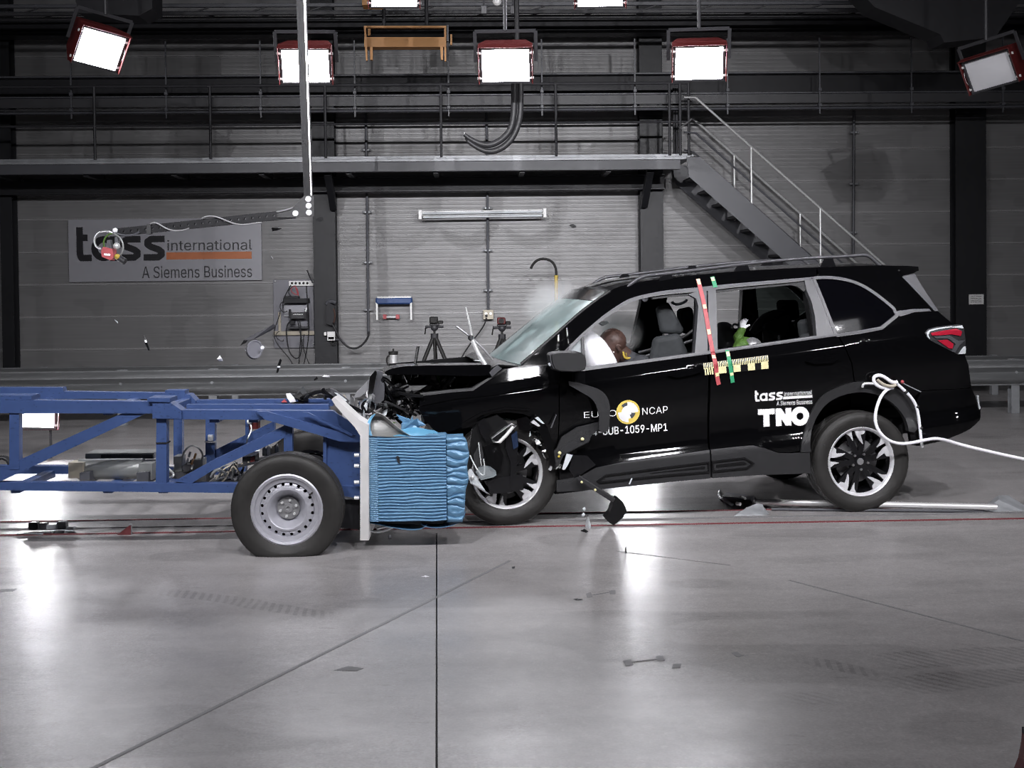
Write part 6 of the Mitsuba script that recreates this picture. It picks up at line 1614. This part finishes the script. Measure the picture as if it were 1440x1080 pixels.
k = flying([(338, 485), (342, 478), (384, 456), (388, 458), (386, 462), (350, 481)], 8.6, .03, 'm_trim', 'long grey rod flying in front of the wall board')
P(k, 'dark_tip', hull([U(a, b, 8.585) for a, b in ((338, 486), (343, 478), (349, 479), (344, 483))] + [U(343, 482, 8.62)]), 'm_clad_dark')
k = T('flying_fragment', 'grey oval ring lid with white tabs flying below the long rod', 'fragment')
c = U(357.5, 491, 8.5)
P(k, 'disc', placed(lathe([(0, 0), (.055, 0), (.062, .006), (.062, .012), (.052, .012), (.05, .006), (0, .006)], 28), c, unit((.70,.70,0)), V(0, 0, 1), unit((.70,-.70,0))), 'm_boardgrey', 30)
P(k, 'rim', placed(lathe([(.062 + .006 * math.cos(a), .006 * math.sin(a)) for a in np.linspace(0, 2 * math.pi, 9)], 28), c, unit((.70,.70,0)), V(0, 0, 1), unit((.70,-.70,0))), 'm_dark', True)
for a, b in ((369, 489), (347.5, 492)):
    P(k, 'tab', box(U(a, b, 8.48), (.022, .02, .022), .004), 'm_airbag')
k = flying([(388, 525), (390, 512), (394, 504), (396, 507), (393, 516), (391, 524)], 8.6, .02, 'm_clad_dark', 'dark blade with a white root flying just above the guard rail')
P(k, 'bright_root', box(U(392, 516, 8.58), (.02, .015, .012), .004), 'm_airbag')
flying([(381, 320), (390, 319), (396, 321.5), (389, 324), (382, 325)], 9.5, .04, 'm_clad_dark', 'dark flat fragment flying right of the wall sign')
flying([(380, 359), (383, 362), (384, 365), (381, 363)], 9.5, .02, 'm_trim', 'tiny grey chip flying right of the orange bar of the sign')
flying([(444, 307), (452, 304), (455, 309), (451, 312), (443, 311)], 10.5, .04, 'm_clad', 'grey chip flying under the bolts of the hanging boom')
flying([(160, 449), (164, 452), (166, 455), (162, 453)], 9.0, .02, 'm_galv', 'tiny grey chip flying over the left bay of the wall')
flying([(452, 530), (456, 527.5), (464, 529), (463, 531), (457, 529.5)], 9.0, .02, 'm_airbag', 'curled white chip flying in front of the guard rail')
flying([(441, 534), (445, 530), (447, 533), (442, 535.5)], 9.0, .02, 'm_clad_dark', 'dark chip flying in front of the guard rail')
flying([(1158, 626.0), (1160, 625), (1161, 627), (1159, 628)], 8.3, .01, 'm_clad', 'tiny dark chip flying at the rear door sill')
flying([(819, 716), (822, 713), (824, 716), (822, 719)], 8.2, .015, 'm_lens', 'small clear chip flying beside the front wheel, upper of two')
flying([(818, 724), (821, 721), (823, 724), (820, 727)], 8.2, .015, 'm_lens', 'small clear chip flying beside the front wheel, lower of two')
flying([(884, 681), (888, 672.5), (889.5, 673), (886, 681.5)], 8.1, .01, 'm_lens', 'slim clear splinter flying below the front door')
def lying(pts, h, m, lab):
    q = [F(a, b) for a, b in pts]
    ONE('floor_fragment', hull([p + V(0, 0, .001) for p in q] + [p + V(0, 0, h * (.4 + .6 * (i % 2))) for i, p in enumerate(q)]), m, lab, 'fragment', 'fragments on the floor')
lying([(823, 742), (827, 738), (831, 743), (828, 744)], .06, 'm_lens', 'clear plastic shard standing on the red line under the bent bracket')
lying([(817, 747), (822, 746), (827, 748), (824, 749)], .012, 'm_clad_dark', 'dark chip on the floor in front of the bent bracket')
lying([(879, 773), (880.5, 773), (881, 778), (879.5, 779)], .02, 'm_clad_dark', 'dark upright chip on the floor below the front door')
lying([(546, 755), (549, 753), (550, 757), (547, 758)], .008, 'm_airbag', 'white chip on the floor in front of the blue barrier')
lying([(592, 811), (598, 810.5), (604, 810.7), (598, 811.5)], .004, 'm_airbag', 'long white splinter on the floor left of the dark joint')
lying([(720, 798), (724, 797.5), (724, 799.5), (721, 800)], .006, 'm_dark', 'dark chip on the floor left of the tape marks')
lying([(806, 843), (812, 842), (820, 843.5), (812, 844.5)], .004, 'm_dark', 'thin dark scrap on the floor in front of the upper tape mark')
# ------------------------------------------------------------------ smoke from the airbags
def smoke(name, label, c, r, dens, seed):
    n = 24
    g = np.stack(np.meshgrid(*[np.linspace(-1, 1, n)] * 3, indexing='ij'), -1)      # z, y, x
    q = g[..., ::-1]
    rr = np.linalg.norm(q, axis=-1)
    d = np.clip(1 - rr ** 2, 0, 1) ** 1.5 * np.clip(meshkit.fbm(q * 1.9 + seed, 4) * 2.4 - .55, 0, 1.4)
    T4 = mi.ScalarTransform4f().translate((np.asarray(c) - r).tolist()).scale((2 * np.asarray(r)).tolist())
    k = T(name, label, 'smoke')
    scene[k] = {**mikit.ply(ball(c, np.asarray(r) * .98, 3), None), 'bsdf': {'type': 'null'},
        'interior': {'type': 'heterogeneous', 'albedo': .92, 'scale': dens,
            'sigma_t': {'type': 'gridvolume', 'grid': mi.VolumeGrid(np.ascontiguousarray(d[..., None], np.float32)), 'to_world': T4}}}
smoke('smoke_puff', 'thin white smoke drifting above the shattered windscreen', C(784, 430, 1.1), V(.30, .40, .23), 9.0, 3.0)
smoke('smoke_puff', 'thin white airbag smoke hanging in the front door window', C(872, 466, .7), V(.19, .34, .20), 9.0, 8.0)
